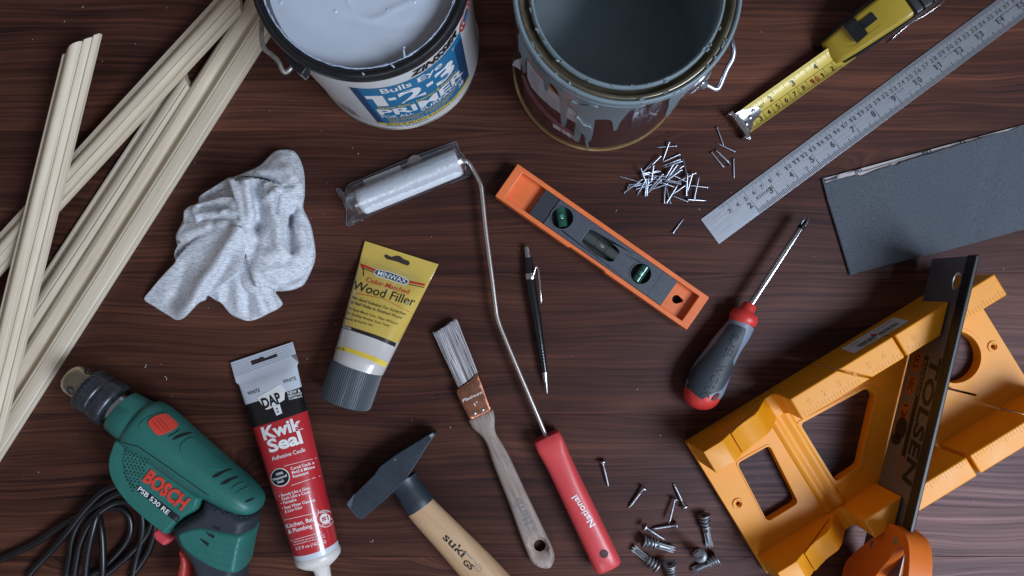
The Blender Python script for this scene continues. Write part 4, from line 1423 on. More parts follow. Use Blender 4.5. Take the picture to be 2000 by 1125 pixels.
# ================================================================== NAILS
def nail_mesh():
    r = 0.00072
    L_ = 0.0198
    return lathe_geo((0, 0, 0), (1, 0, 0), [(0, 0.00035), (0.0001, 0.00165), (0.0006, 0.0017), (0.0008, r * 1.05), (L_ - 0.0035, r), (L_ - 0.0008, r * 0.45), (L_, 0.00008)], 10)
V, F = nail_mesh()
nail0 = mk('nail', V, F, m_zinc, smooth=40)
first = [True]
NAIL_USED = {}
def put_nail(h, t, z0, z1, label, group='small bright nails'):
    a_, b_ = W(*h, z0), W(*t, z1)
    d = b_ - a_
    o = nail0 if first[0] else nail0.copy()
    if not first[0]:
        C.objects.link(o)
    first[0] = False
    o.location = a_
    o.rotation_mode = 'QUATERNION'
    o.rotation_quaternion = d.to_track_quat('X', 'Z')
    sc = d.length / 0.0198
    o.scale = (sc, 1, 1)
    if label in (pile_label, left_label, right_label, low_label):
        cx, cy = (h[0] + t[0]) / 2, (h[1] + t[1]) / 2
        col = 'left' if cx < 1262 else ('middle' if cx < 1312 else 'right')
        row = 'top' if cy < 335 else ('middle' if cy < 362 else 'bottom')
        where = {('middle', 'middle'): 'heart'}.get((row, col), (row + ' ' + col) if row != 'middle' else col + ' side')
        a_ = math.degrees(math.atan2(t[1] - h[1], h[0] - t[0])) % 360
        way = ['right', 'upper right', 'straight up', 'upper left', 'left', 'lower left', 'straight down', 'lower right'][int((a_ + 22.5) // 45) % 8]
        base_ = 'nail at the %s of the pile, head pointing %s' % (where, way)
        k_ = NAIL_USED.get(base_, 0)
        NAIL_USED[base_] = k_ + 1
        label = base_ + ['', ', lower one', ', third one', ', deepest one'][min(k_, 3)]
    o['label'] = label
    o['category'] = 'nail'
    o['group'] = group
def T5(x, y):
    return (1200 + x / 8.655, 280 + y / 8.655)
def T7(x, y):
    return (1180 + x / 4.5, 230 + y / 4.5)
pile_label = 'small bright nail buried in the crossing heap in the middle of the nail pile'
left_label = 'small bright nail in the tangle at the left side of the nail pile'
right_label = 'small bright nail crossing others at the right side of the nail pile'
low_label = 'small bright nail fanned out at the lower edge of the nail pile'
NL = [
 ((1045, 45), (720, 68), 0.18, 0.08, 'lower of two crossed nails at the top of the pile, lying level'),
 ((930, -25), (815, 300), 0.42, 0.12, 'upper of two crossed nails at the top of the pile, leaning over'),
 ((1105, 185), (810, 320), 0.2, 0.1, 'topmost slanting nail of the pile, just under the crossed pair'),
 ((1110, 270), (810, 385), 0.2, 0.1, 'upper nail of the parallel pair near the top of the nail pile'),
 ((1140, 300), (830, 415), 0.2, 0.1, 'lower nail of the parallel pair near the top of the nail pile'),
 ((785, 215), (560, 440), 0.5, 0.3, 'slanting nail at the upper left of the pile with its head pointing up right'),
 ((455, 525), (665, 290), 0.3, 0.15, 'slanting nail at the upper left of the pile with its tip pointing up right'),
 ((665, 370), (620, 665), 0.7, 0.4, left_label), ((445, 415), (545, 690), 0.8, 0.5, 'steep nail on top of the pile with its head at the upper left'),
 ((430, 655), (60, 550), 0.25, 0.1, 'leftmost nail of the pile, its tip pointing left away from the heap'),
 ((160, 835), (485, 600), 0.18, 0.75, 'nail at the lower left of the pile with the leftmost head'),
 ((240, 700), (570, 670), 0.2, 0.3, left_label), ((215, 745), (530, 690), 0.2, 0.3, left_label), ((365, 775), (650, 690), 0.2, 0.4, left_label),
 ((540, 600), (380, 885), 0.6, 0.1, left_label), ((520, 890), (545, 600), 0.2, 0.5, low_label), ((547, 880), (580, 560), 0.2, 0.6, low_label),
 ((820, 515), (565, 820), 0.9, 0.3, pile_label), ((790, 620), (560, 850), 0.7, 0.2, pile_label), ((460, 545), (790, 470), 0.3, 0.2, left_label),
 ((450, 518), (760, 460), 0.45, 0.25, left_label), ((860, 560), (560, 545), 0.5, 0.4, pile_label), ((850, 605), (540, 600), 0.4, 0.3, pile_label),
 ((1065, 360), (870, 630), 0.9, 0.6, pile_label), ((990, 365), (840, 625), 0.8, 0.5, pile_label), ((1165, 380), (900, 580), 0.8, 0.6, pile_label),
 ((1137, 445), (845, 655), 1.0, 0.8, pile_label), ((1225, 540), (1155, 235), 0.3, 0.1, 'nail at the right of the pile with its tip pointing straight up'),
 ((1010, 545), (1240, 660), 0.3, 0.2, right_label), ((1375, 500), (1085, 640), 0.55, 0.4, right_label), ((1320, 505), (1235, 825), 0.6, 0.15, right_label),
 ((1215, 885), (1240, 490), 0.2, 0.8, right_label), ((1350, 930), (1435, 555), 0.2, 0.5, 'upright standing nail at the right end of the pile, crossing a level one'),
 ((1575, 745), (1270, 710), 0.18, 0.3, 'level nail with the rightmost head of the pile'), ((1235, 950), (1560, 970), 0.3, 0.08, 'level nail at the lower right of the pile with its tip pointing right'),
 ((1240, 985), (970, 880), 0.18, 0.2, low_label), ((840, 1015), (862, 690), 0.2, 0.4, low_label), ((945, 1015), (870, 710), 0.2, 0.3, low_label), ((880, 1010), (1080, 690), 0.3, 0.6, low_label),
 ((1230, 690), (985, 860), 0.3, 0.2, right_label), ((1125, 685), (870, 640), 0.4, 0.3, pile_label), ((1115, 660), (840, 610), 0.3, 0.35, pile_label), ((1030, 745), (800, 660), 0.3, 0.5, pile_label),
 ((885, 690), (610, 785), 0.35, 0.2, pile_label), ((900, 680), (610, 640), 0.3, 0.3, pile_label), ((700, 560), (480, 760), 0.35, 0.2, left_label)]
for h, t, z0, z1, lb in NL:
    put_nail(T5(*h), T5(*t), z0, z1, lb)
for h, t, z0, z1, lb in [((992, 86), (1050, 245), 0.17, 0.1, 'loose nail nearest the tape measure hook, pointing down'), ((1148, 297), (990, 222), 0.17, 0.2, 'loose nail under the tape measure hook with its head to the right'),
                         ((983, 285), (1100, 395), 0.17, 0.1, 'upper nail of the tight pair of loose nails left of the ruler'), ((1107, 412), (996, 303), 0.17, 0.1, 'lower nail of the tight pair of loose nails left of the ruler'),
                         ((943, 303), (1052, 436), 0.17, 0.1, 'loose nail alone at the left of the tight pair'), ((1137, 362), (1142, 532), 0.17, 0.08, 'loose nail lying straight down below the tight pair'),
                         ((603, 1015), (703, 880), 0.17, 0.08, 'single nail lying alone between the spirit level and the ruler end')]:
    put_nail(T7(*h), T7(*t), z0, z1, lb)

# ================================================================== SCREWS AND WALL ANCHORS
def screw_mesh():
    L_ = 0.0225
    r = 0.0012
    g = lathe_geo((0, 0, 0), (1, 0, 0), [(0.0004, 0.0006), (0.0004, 0.0001), (0.0, 0.0008), (0.0, 0.0022), (0.0007, 0.0038), (0.0014, 0.0039), (0.0018, 0.0018), (0.003, r), (L_ - 0.004, r), (L_, 0.0001)], 16)
    # thread
    pts, rad = [], []
    turns = 15
    for i in range(turns * 10):
        t = i / (turns * 10)
        x = 0.0045 + t * (L_ - 0.005)
        rr_ = r * 1.12 if x < L_ - 0.004 else r * 1.12 * (L_ - x) / 0.004
        a = 2 * math.pi * turns * t
        pts.append((x, rr_ * math.cos(a), rr_ * math.sin(a)))
        rad.append(0.00032)
    return merge(g, tube_geo(pts, rad, 4))
V, F = screw_mesh()
scr0 = mk('screw', V, F, m_greyzinc, smooth=40)
m_socket = M('screw_recess', (30, 30, 32), 0.6)
def cross(xo, r, w):
    V, F = [], []
    for a in (0, math.pi / 2):
        c, s = math.cos(a), math.sin(a)
        q = [(-r, -w), (r, -w), (r, w), (-r, w)]
        n_ = len(V)
        V += [(xo - (0.00002 if a else 0), x * c - y * s, x * s + y * c) for x, y in q]
        F.append([n_, n_ + 1, n_ + 2, n_ + 3])
    return V, F
V, F = cross(-0.0001, 0.0016, 0.0004)
cr0 = mk('cross_recess', V, F, m_socket, smooth=0, fix=False)
cr0.parent = scr0
def put(o, h, t, z0, z1, L_, label, cat, group, roll=0.0, kids=(), new=True):
    a_, b_ = W(*h, z0), W(*t, z1)
    d = b_ - a_
    if new:
        p = o.copy(); C.objects.link(p)
        for k in kids:
            q = k.copy(); C.objects.link(q); q.parent = p
    else:
        p = o
    p.location = a_
    p.rotation_mode = 'QUATERNION'
    from mathutils import Quaternion
    p.rotation_quaternion = d.to_track_quat('X', 'Z') @ Quaternion((1, 0, 0), roll)
    sc = d.length / L_
    p.scale = (sc, 1, 1)
    p['label'] = label; p['category'] = cat; p['group'] = group
    return p
SR = [((1176, 899), (1188.5, 951), 0.42, 0.15, 'pan head screw lying alone beside the red roller handle'),
      ((1259, 951), (1227, 993), 0.42, 0.15, 'pan head screw with its tip pointing down left, second from the red roller handle'),
      ((1338.5, 992.5), (1315, 943), 0.42, 0.15, 'pan head screw with its tip pointing up, nearest the mitre box'),
      ((1318.5, 973), (1306.5, 1023), 0.42, 0.75, 'pan head screw in the middle, its tip resting on the level screw'),
      ((1257, 1027.5), (1301, 1056), 0.8, 0.15, 'pan head screw crossing the level one with its tip pointing down right'),
      ((1324, 1025), (1271.5, 1033), 0.42, 0.15, 'level pan head screw with its head to the right, crossed by another')]
for i, (h, t, z0, z1, lb) in enumerate(SR):
    put(scr0, h, t, z0, z1, 0.0225, lb, 'screw', 'pan head screws', 0.4 * i, [cr0], i > 0)

m_anch = M('anchor_zinc', (146, 148, 155), 0.48, 0.85, var=(250, 0.2), bump=(400, 0.2, 0.0003))
def anchor_mesh():
    L_ = 0.031
    g = lathe_geo((0, 0, 0), (1, 0, 0), [(0.0016, 0.0022), (0.0, 0.0026), (0.0, 0.0064), (0.0008, 0.0066), (0.0014, 0.0052), (0.0022, 0.0040), (0.0120, 0.0034), (0.0135, 0.0030), (0.0255, 0.0022), (0.0265, 0.0019)], 20)
    pts, rad = [], []
    for i in range(61):
        t = i / 60
        x = 0.003 + t * 0.0105
        a = 2 * math.pi * 3.0 * t
        q = 0.0050 - 0.0010 * t
        pts.append((x, q * math.cos(a), q * math.sin(a)))
        rad.append(0.0009 if 0.03 < t < 0.97 else 0.0004)
    g = merge(g, tube_geo(pts, rad, 5))
    # flat toothed tip
    tip = [(0.013, -0.0030), (0.024, -0.0030), (0.0275, -0.0036), (0.031, -0.0030), (0.0285, -0.0012), (0.032, 0.0), (0.0285, 0.0012), (0.031, 0.0030), (0.0275, 0.0036), (0.024, 0.0030), (0.013, 0.0030)]
    n_ = len(tip)
    V = [Vector((x, y, 0.0011)) for x, y in tip] + [Vector((x, y, -0.0011)) for x, y in tip]
    F = [list(range(n_)), list(reversed(range(n_, 2 * n_)))] + [[i, (i + 1) % n_, (i + 1) % n_ + n_, i + n_] for i in range(n_)]
    return merge(g, (V, F))
V, F = anchor_mesh()
an0 = mk('wall_anchor', V, F, m_anch, smooth=35)
V, F = lathe_geo((-0.0001, 0, 0), (1, 0, 0), [(0, 0.0024), (0.0003, 0.0001)], 14)
an1 = mk('screw_hole', V, F, m_socket, smooth=0); an1.parent = an0
V, F = prism_geo([[(0.0125, -0.0013), (0.0155, -0.0013), (0.0155, 0.0013), (0.0125, 0.0013)]], 0.0029, 0.0034)
an2 = mk('slot', V, F, m_socket, smooth=0); an2.parent = an0
AR = [((1374.5, 1006), (1387, 1070), 0.75, 0.35, 'zinc wall anchor lying with its toothed tip pointing down, nearest the mitre box', 0.3),
      ((1256, 1056), (1319, 1074), 0.72, 0.35, 'zinc wall anchor lying with its toothed tip pointing right', 0.2),
      ((1284, 1108), (1234.5, 1068), 0.72, 0.35, 'zinc wall anchor lying with its toothed tip pointing up left', 0.0),
      ((1368, 1086), (1359, 1078), 0.6, 3.4, 'zinc wall anchor standing on its flange with its tip towards the viewer', 0.0),
      ((1402, 1090), (1352, 1116), 0.75, 0.35, 'zinc wall anchor with its flange pointing up right, nearest the bottom edge on the right', 0.5),
      ((1308, 1101), (1316, 1150), 1.5, 0.4, 'zinc wall anchor seen on its flange, cut by the bottom edge', 0.0)]
for i, (h, t, z0, z1, lb, rl) in enumerate(AR):
    put(an0, h, t, z0, z1, 0.0315, lb, 'wall anchor', 'zinc wall anchors', rl, [an1, an2], i > 0)

# ================================================================== SCREWDRIVER
m_sdgrey = M('driver_rubber', (42, 47, 56), 0.55, var=(300, 0.1), bump=(500, 0.12, 0.0003))
m_sdlite = M('driver_light_grey', (112, 120, 138), 0.5, var=(80, 0.05))
m_sdred = M('driver_red', (196, 52, 48), 0.4, var=(60, 0.06), sss=0.05)
sd_c = W(1462, 610)
sdr = thing('screwdriver', 'grey and red handled screwdriver with a long bright shaft', 'screwdriver', loc=(sd_c.x, sd_c.y, 0), rot=math.radians(64))
ZS = 1.75
a_, b_ = W(1462, 602, ZS), W(1562.5, 448, ZS)
V, F = lathe_geo(a_, b_ - a_, [(0, 0.0034), ((b_ - a_).length, 0.0034)], 20)
mk('shaft', V, F, m_chrome, sdr, smooth=40)
d = (b_ - a_).normalized()
V, F = lathe_geo(b_, d, [(0, 0.00345), (0.001, 0.0035), (0.0065, 0.0031), (0.0105, 0.0024), (0.0130, 0.0012), (0.0132, 0.0005)], 20)
tipo = mk('tip', V, F, M('driver_tip_black', (40, 40, 44), 0.35, 0.8), sdr, smooth=40)
for k in range(4):
    q = b_ + d * 0.009
    nx = d.cross(Vector((0, 0, 1))).normalized()
    ny = d.cross(nx)
    o_ = nx * math.cos(k * math.pi / 2 + 0.6) + ny * math.sin(k * math.pi / 2 + 0.6)
    V, F = tube_geo([b_ + d * 0.0045 + o_ * 0.0032, b_ + d * 0.0085 + o_ * 0.0029, b_ + d * 0.0125 + o_ * 0.0012], [0.0002, 0.0009, 0.0006], 6)
    mk('tip_groove', V, F, m_steel, sdr, tipo, smooth=60)
def px_loft(rows, n=28, zr=1.0, sup=2.0):
    """rows: (x, y px, half width px, z centre cm, z radius cm)"""
    rings = []
    P = [Vector((r[0], r[1])) for r in rows]
    for i, r in enumerate(rows):
        t = (P[min(i + 1, len(P) - 1)] - P[max(i - 1, 0)]).normalized()
        nn = Vector((-t.y, t.x))
        ring = []
        for j in range(n):
            a = 2 * math.pi * j / n
            ca, sa = math.cos(a), math.sin(a)
            ca = math.copysign(abs(ca) ** (2 / sup), ca)
            sa = math.copysign(abs(sa) ** (2 / sup), sa)
            c = W(r[0], r[1], r[3])
            k = (H - r[3] * CM) / H
            ring.append(Vector((c.x + nn.x * ca * r[2] * S * k, c.y - nn.y * ca * r[2] * S * k, (r[3] + sa * r[4]) * CM)))
        rings.append(ring)
    return rings
rows = [(1466, 593, 11, ZS, .55), (1464, 597, 14, ZS, .7), (1460, 604, 14, ZS, .7), (1458, 607, 15, ZS, .8), (1456, 611, 25, ZS, 1.2), (1452, 621, 28, ZS, 1.35), (1449, 630, 26, ZS, 1.25), (1448, 633, 22, ZS, 1.1)]
V, F = loft_geo(px_loft(rows))
mk('collar', V, F, m_sdred, sdr, smooth=50)
def interp(rows, k=5):
    P = spline([r for r in [Vector(q[:3]) for q in rows]], k)
    Q = spline([Vector((q[3], q[4], 0)) for q in rows], k)
    return [(p.x, p.y, p.z, q.x, q.y) for p, q in zip(P, Q)]
g = interp([(1450, 630, 25, ZS, 1.2), (1438, 650, 27, ZS, 1.25), (1421, 672, 29, ZS - .05, 1.35), (1404, 700, 32, ZS - .1, 1.5), (1388, 730, 37, ZS - .1, 1.65), (1377, 755, 38, ZS - .1, 1.65), (1370, 775, 33, ZS - .1, 1.5), (1367, 785, 27, ZS - .1, 1.25)])
V, F = loft_geo(px_loft(g))
hnd = mk('handle', V, F, m_sdlite, sdr, smooth=60)
htree = bvh(hnd)
patch('grip', smooth_poly([(1426, 633), (1452, 640), (1456, 646), (1448, 668), (1438, 690), (1431, 706), (1432, 716), (1424, 736), (1409, 760), (1392, 768), (1378, 776), (1362, 782), (1350, 777), (1338, 766), (1338, 750), (1345, 732), (1358, 715), (1374, 698), (1396, 672), (1412, 650)], 3), htree, m_sdgrey, sdr, parent=hnd, off=0.0003, thick=0.0006, step=5, smooth=60)
g = [(1372, 766, 36.5, ZS - .1, 1.62), (1369, 776, 35, ZS - .1, 1.55), (1367, 785, 31, ZS - .1, 1.4), (1365.5, 792, 25, ZS - .1, 1.15), (1364.5, 797, 16, ZS - .1, .8), (1364, 799.5, 6, ZS - .1, .35)]
V, F = loft_geo(px_loft(g))
ecap = mk('end_cap', V, F, m_sdred, sdr, hnd, smooth=60)
etree = bvh(hnd, ecap)
patch('hang_hole', circle(1397, 775, 3.2, 14, 10, math.radians(43)), etree, M('hole_dark', (96, 24, 24), 0.5), sdr, parent=hnd, off=0.0012, step=3)
gt2 = bvh(hnd)
letters([('SUPER', (1433, 652), (1413, 697), 13, 0.02), ('WORK', (1406, 708), (1370, 772), 15, 0.02)], gt2, m_sdgrey, sdr, parent=hnd, off=0.0010, thick=0.0005)

# ================================================================== MINI PAINT ROLLER
m_red = M('roller_handle_red', (198, 64, 68), 0.4, var=(40, 0.05), coat=0.1, rvar=0.05)
m_foam = M('foam_sleeve', (206, 210, 218), 0.95, var=(120, 0.08), bump=(330, 0.7, 0.0012))
m_film = bpy.data.materials.new('clear_film')
m_film.use_nodes = True
nt = m_film.node_tree
for n_ in list(nt.nodes):
    nt.nodes.remove(n_)
o_ = nt.nodes.new('ShaderNodeOutputMaterial')
mx = nt.nodes.new('ShaderNodeMixShader'); tr_ = nt.nodes.new('ShaderNodeBsdfTransparent'); gl = nt.nodes.new('ShaderNodeBsdfGlossy')
gl.inputs['Roughness'].default_value = 0.28
gl.inputs['Color'].default_value = (0.85, 0.87, 0.92, 1)
tr_.inputs['Color'].default_value = (0.95, 0.95, 0.96, 1)
lw = nt.nodes.new('ShaderNodeLayerWeight'); lw.inputs['Blend'].default_value = 0.30
mr = nt.nodes.new('ShaderNodeMapRange'); mr.inputs['To Min'].default_value = 0.17; mr.inputs['To Max'].default_value = 0.5
nt.links.new(lw.outputs['Facing'], mr.inputs['Value'])
nt.links.new(mr.outputs[0], mx.inputs[0]); nt.links.new(tr_.outputs[0], mx.inputs[1]); nt.links.new(gl.outputs[0], mx.inputs[2])
nt.links.new(mx.outputs[0], o_.inputs[0])

rc_ = W(1060, 700)
rol = thing('paint_roller', 'mini paint roller with a red handle and white foam sleeve still in clear film', 'paint roller', loc=(rc_.x, rc_.y, 0))
ZR = 1.35
m_rod = M('plated_rod', (228, 224, 220), 0.32, 1.0, var=(200, 0.06))
rod = spline([W(899, 316, ZR), W(906, 314.5, ZR), W(913, 316, ZR), W(919, 321, ZR), W(928, 337, ZR), W(936, 353, ZR), W(940, 364, ZR), W(942.5, 385, ZR), W(949, 450, ZR), W(960, 535, ZR), W(968.5, 603, ZR), W(970.5, 616, ZR), W(975, 632, ZR), W(981, 648, ZR), W(1000, 694, ZR), W(1030, 765, ZR), W(1050, 812, ZR), W(1072, 865, ZR)], 6)
V, F = tube_geo(rod, 0.0023, 14)
mk('wire_rod', V, F, m_rod, rol, smooth=60)
hl_ = lambda f: (1068 + 118 * f, 854 + 248 * f)
g = [(*hl_(f), w, ZR, zr) for f, w, zr in [(-0.012, 25, 1.0), (0, 27.3, 1.12), (0.06, 28, 1.2), (0.13, 27, 1.22), (0.2, 26, 1.25), (0.36, 26, 1.28), (0.56, 26.5, 1.3), (0.78, 27.2, 1.3), (0.93, 27.5, 1.25), (1.0, 27.5, 1.15), (1.02, 25.5, 1.0)]]
rings = []
for i, r in enumerate(g):
    sup = 6.0 if i < 3 else (3.5 if i < 5 else 2.6)
    rings += [px_loft([g[max(i - 1, 0)], r, g[min(i + 1, len(g) - 1)]], 36, sup=sup)[1]]
V, F = loft_geo(rings)
rh = mk('handle', V, F, m_red, rol, smooth=45)
rht = bvh(rh)
letters([('National', (1163, 1024), (1126, 966), 13, 0.03)], rht, m_inkwhite, rol, parent=rh, off=0.0003)
patch('hang_hole', circle(1179.5, 1081.5, 8.5, 22), rht, M('hole_red_dark', (58, 14, 16), 0.6), rol, parent=rh, off=0.0003, step=3)
# foam sleeve
c0, c1 = W(700, 397, 1.3), W(897, 317, 1.3)
ax = c1 - c0
L_ = ax.length
prof = [(0, 0.001), (0.0003, 0.0085), (0.0018, 0.0116), (0.0045, 0.0130), (L_ * 0.3, 0.0131), (L_ * 0.7, 0.0130), (L_ - 0.006, 0.0131), (L_ - 0.002, 0.0126), (L_, 0.0112), (L_ + 0.0003, 0.004), (L_ + 0.0003, 0.0005)]
pf = []
for i in range(len(prof) - 1):
    k = 10 if prof[i + 1][0] - prof[i][0] > 0.02 else 2
    for j in range(k):
        pf.append((prof[i][0] + (prof[i + 1][0] - prof[i][0]) * j / k, prof[i][1] + (prof[i + 1][1] - prof[i][1]) * j / k))
V, F = lathe_geo(c0, ax, pf, 48)
V = [v + Vector((noise.noise(v * 300), noise.noise(v * 300 + Vector((9, 0, 0))), noise.noise(v * 260 + Vector((0, 7, 0))))) * 0.00016 for v in V]
mk('foam_sleeve', V, F, m_foam, rol, smooth=80)
axn = ax.normalized()
V, F = lathe_geo(c1 + axn * 0.0002, axn, [(0, 0.0108), (0.0012, 0.0108), (0.0014, 0.0095), (0.0014, 0.003)], 28)
mk('end_cap', V, F, M('cap_maroon', (120, 30, 46), 0.4), rol, smooth=40)
# insert card and spare cap lying beside the sleeve inside the bag
V, F = prism_geo([[W(x, y, 0.7)[:2] for x, y in [(709, 352), (781, 323), (790, 345), (718, 374)]]], 0.0068, 0.0072)
mk('paper_insert', V, F, m_paper, rol, smooth=0)
V, F = lathe_geo(W(812, 320, 0.3), (0, 0, 1), [(0, 0.0085), (0.002, 0.0085), (0.003, 0.0075), (0.0032, 0.0005)], 28)
mk('spare_cap', V, F, M('cap_frosted', (150, 142, 138), 0.5, var=(80, 0.1)), rol, smooth=40)
bag = [(657, 369), (664, 370), (669, 376), (674, 377), (676, 368), (684, 359), (700, 352), (758, 327), (800, 309), (840, 294), (872, 283), (889, 277.5), (893, 283), (898, 296), (905, 303), (909, 310), (914, 326), (918, 340), (910, 346), (880, 358), (843, 371), (800, 388), (755, 406), (714, 424), (697, 432), (679, 441), (676, 430), (677, 412), (671, 397), (664, 384)]
def bag_h(X, Y, d):
    d0 = seg_dist(X, Y, 700, 394, 893, 316)
    tent = np.sqrt(np.maximum(0, 1 - (d0 / 33) ** 2)) * 2.9
    cr = np.zeros_like(X)
    for x0, y0, x1, y1, a, w in [(676, 372, 690, 385, .25, 2.2), (664, 378, 690, 402, .3, 2), (679, 436, 702, 415, .35, 2.5), (684, 430, 700, 424, .2, 2), (671, 398, 688, 398, .25, 2), (872, 285, 900, 300, .2, 2), (850, 295, 890, 284, .25, 2), (690, 362, 800, 318, .22, 2.0), (740, 336, 880, 283, .18, 1.8), (886, 282, 893, 300, .3, 2), (902, 305, 912, 340, .3, 2.5), (680, 362, 700, 372, .25, 2), (724, 412, 900, 344, .15, 2)]:
        cr += a * np.exp(-(seg_dist(X, Y, x0, y0, x1, y1) / w) ** 2)
    nz = np.array([noise.noise(Vector((x * 0.13, y * 0.13, 4))) + 0.7 * noise.noise(Vector((x * 0.3, y * 0.3, 8))) for x, y in zip(X, Y)])
    flat = 1 - np.clip(tent / 1.5, 0, 1)
    return np.maximum(tent, 0.25) + (cr * 1.5 + nz * 0.22) * (0.12 + 1.1 * flat)
V2, F2 = fill(resample(bag, 3), 3.2)
X = np.array([v[0] for v in V2]); Y = np.array([v[1] for v in V2])
d_ = np.maximum(poly_sd(X, Y, bag), 0)
hz = bag_h(X, Y, d_) * np.clip(d_ / 4, 0.3, 1)
V = [W(x, y, 1.2) for x, y in V2]
V = [Vector((v.x, v.y, max(z, 0.08) * CM)) for v, z in zip(V, hz)]
mk('film_bag', V, F2, m_film, rol, smooth=50, fix=False)
V = [W(x, y, 0.06) for x, y in V2]
mk('film_bag_back', V, F2, m_film, rol, smooth=50, fix=False)
VV, FF = [], []
m_fold_glint = M('film_glint_grey', (128, 132, 144), 0.3, coat=0.4)  # pale grey tubes along the folds stand in for glints on the film
folds_ = [[(x, y, .3) for x, y in bag[4:20]], [(x, y, .15) for x, y in bag[20:29]], [(x, y, .2) for x, y in bag[29:] + bag[:5]], [(676, 372, .9), (690, 384, 1.0), (700, 388, 1.6)], [(679, 438, .3), (690, 424, .7), (702, 416, 1.3)], [(671, 398, .5), (684, 398, .9)], [(690, 364, 1.0), (745, 341, 1.4), (800, 318, 1.5), (850, 298, 1.4), (882, 284, .9)], [(664, 378, .3), (676, 390, .8), (677, 412, .6)], [(886, 281, .5), (893, 300, 1.4)], [(860, 290, .9), (872, 300, 1.4)], [(905, 305, .8), (913, 340, .6)]]
for q_ in folds_:
    v, f = tube_geo(spline([W(*p_) for p_ in q_], 3), 0.00028, 5)
    VV, FF = merge((VV, FF), (v, f))
mk('film_fold_glints', VV, FF, m_fold_glint, rol, smooth=60)['kind'] = 'stuff'

# ================================================================== MECHANICAL PENCIL
m_penb = M('pencil_black', (17, 19, 24), 0.2, coat=0.5, rvar=0.04)
pc = W(1050, 630)
pen = thing('mechanical_pencil', 'black mechanical pencil with a chrome clip and metal tip', 'pencil', loc=(pc.x, pc.y, 0), rot=math.radians(-82))
def pencil_part(name, rows, mat, parent=None, n=24):
    V, F = loft_geo(px_loft([(x, y, w, z, w * S * 97) for x, y, w, z in rows], n))
    return mk(name, V, F, mat, pen, parent, smooth=40)
zp = 0.62
pencil_part('push_cap', [(1028.8, 481, 4.6, zp), (1029, 482, 5.6, zp), (1031.3, 503, 6.2, zp)], m_steel)
pencil_part('barrel', [(1031.3, 503, 7.6, zp), (1032, 510, 8.2, zp), (1034.5, 530, 9.2, zp), (1036, 546, 10.2, zp), (1040, 575, 10.2, zp), (1048, 620, 9.6, zp), (1056, 675, 8.2, zp), (1062, 715, 7.2, zp), (1063.6, 726, 6.6, zp)], m_penb)
pencil_part('clip_band', [(1035.2, 534, 10.6, zp), (1035.4, 536, 11.2, zp), (1036.6, 543, 11.2, zp), (1036.8, 545, 10.6, zp)], m_chrome)
pencil_part('tip_cone', [(1063.7, 727, 6.0, zp), (1065, 738, 4.8, zp), (1067, 752, 2.6, zp), (1067.6, 757, 1.5, zp), (1069, 768, 0.9, zp - .1)], m_steel)
for k in range(7):
    y = 672 + k * 6
    x = 1055.5 + (y - 672) * 0.15
    pencil_part('grip_ring', [(x, y, 8.3 - k * .13, zp), (x + .15, y + 1, 8.6 - k * .13, zp), (x + .3, y + 2, 8.3 - k * .13, zp)], m_penb)
V, F = tube_geo(spline([W(1041, 540, 1.05), W(1045, 526, 1.15), W(1048.5, 520.5, 1.2), W(1051.5, 527, 1.25), W(1053.5, 545, 1.25), W(1056, 575, 1.2), W(1057, 588, 1.1), W(1056.5, 594, 1.0)], 5), [0.0010] * 20 + [0.0011] * 12 + [0.0016, 0.0018, 0.0007, 0.0005][:4], 8)
mk('clip', V, F, m_chrome, pen, smooth=60)

# ================================================================== WOOD FILLER TUBE
def squeeze_tube(rows, n=48, crease=0.0, at=0.6):
    """rows: (x, y px, half width px, z centre cm, z radius cm, tilt of the ring: px shift of its right end along the axis)"""
    rings = []
    for x, y, w, zc, zr, ax_ in rows:
        e = Vector((math.cos(ax_), math.sin(ax_)))
        c = W(x, y, zc)
        k = (H - zc * CM) / H
        sup = 2.0
        ring = []
        for j in range(n):
            a = 2 * math.pi * j / n
            cz = crease * min(zr, 1.0) * math.exp(-((math.cos(a) - at) / 0.13) ** 2) if math.sin(a) > 0 else 0.0
            ring.append(Vector((c.x + e.x * math.cos(a) * w * S * k, c.y - e.y * math.cos(a) * w * S * k, (zc + zr * math.sin(a) + cz) * CM)))
        rings.append(ring)
    return rings
m_fyel = M('filler_yellow', (194, 166, 78), 0.3, var=(20, 0.06), coat=0.9, bump=(60, 0.12, 0.0006))
m_fwhite = M('filler_white', (190, 186, 184), 0.28, var=(14, 0.08), coat=0.9, bump=(40, 0.15, 0.0006))
m_fcap = M('filler_cap_grey', (66, 72, 80), 0.42, var=(40, 0.06))
fc = W(740, 630)
fil = thing('filler_tube', 'yellow tube of wood filler with a ribbed grey cap', 'tube', loc=(fc.x, fc.y, 0), rot=math.radians(69))
FA = math.radians(17.6)
P0, P1 = Vector((784.5, 493.5)), Vector((700, 716))
def fax(t):
    return P0.lerp(P1, t)
rows, mi_src = [], []
ts = [0, 0.02, 0.12, 0.16, 0.24, 0.34, 0.46, 0.58, 0.70, 0.705, 0.74, 0.741, 0.86, 0.9, 0.945, 1.0]
for t in ts:
    q = fax(t)
    w = 75.5 + (51 - 75.5) * t
    zr = 0.07 + 2.25 * max(0, (t - 0.13) / 0.87) ** 0.62 if t > 0.13 else 0.07
    zc = max(zr + 0.05, 0.35) if t < 0.9 else 2.42
    zc = max(zc, 0.35 + 2.07 * t * t)
    rows.append((q.x, q.y, w / 1.0, zc, zr, FA + 0.02 * t))
rg = squeeze_tube(rows, 48, 0.08, 0.66)
V, F = loft_geo(rg)
nb = 48
mi = []
for i in range(len(ts) - 1):
    t = (ts[i] + ts[i + 1]) / 2
    mi += [0 if t < 0.703 else 1] * nb
mi += [0, 1]
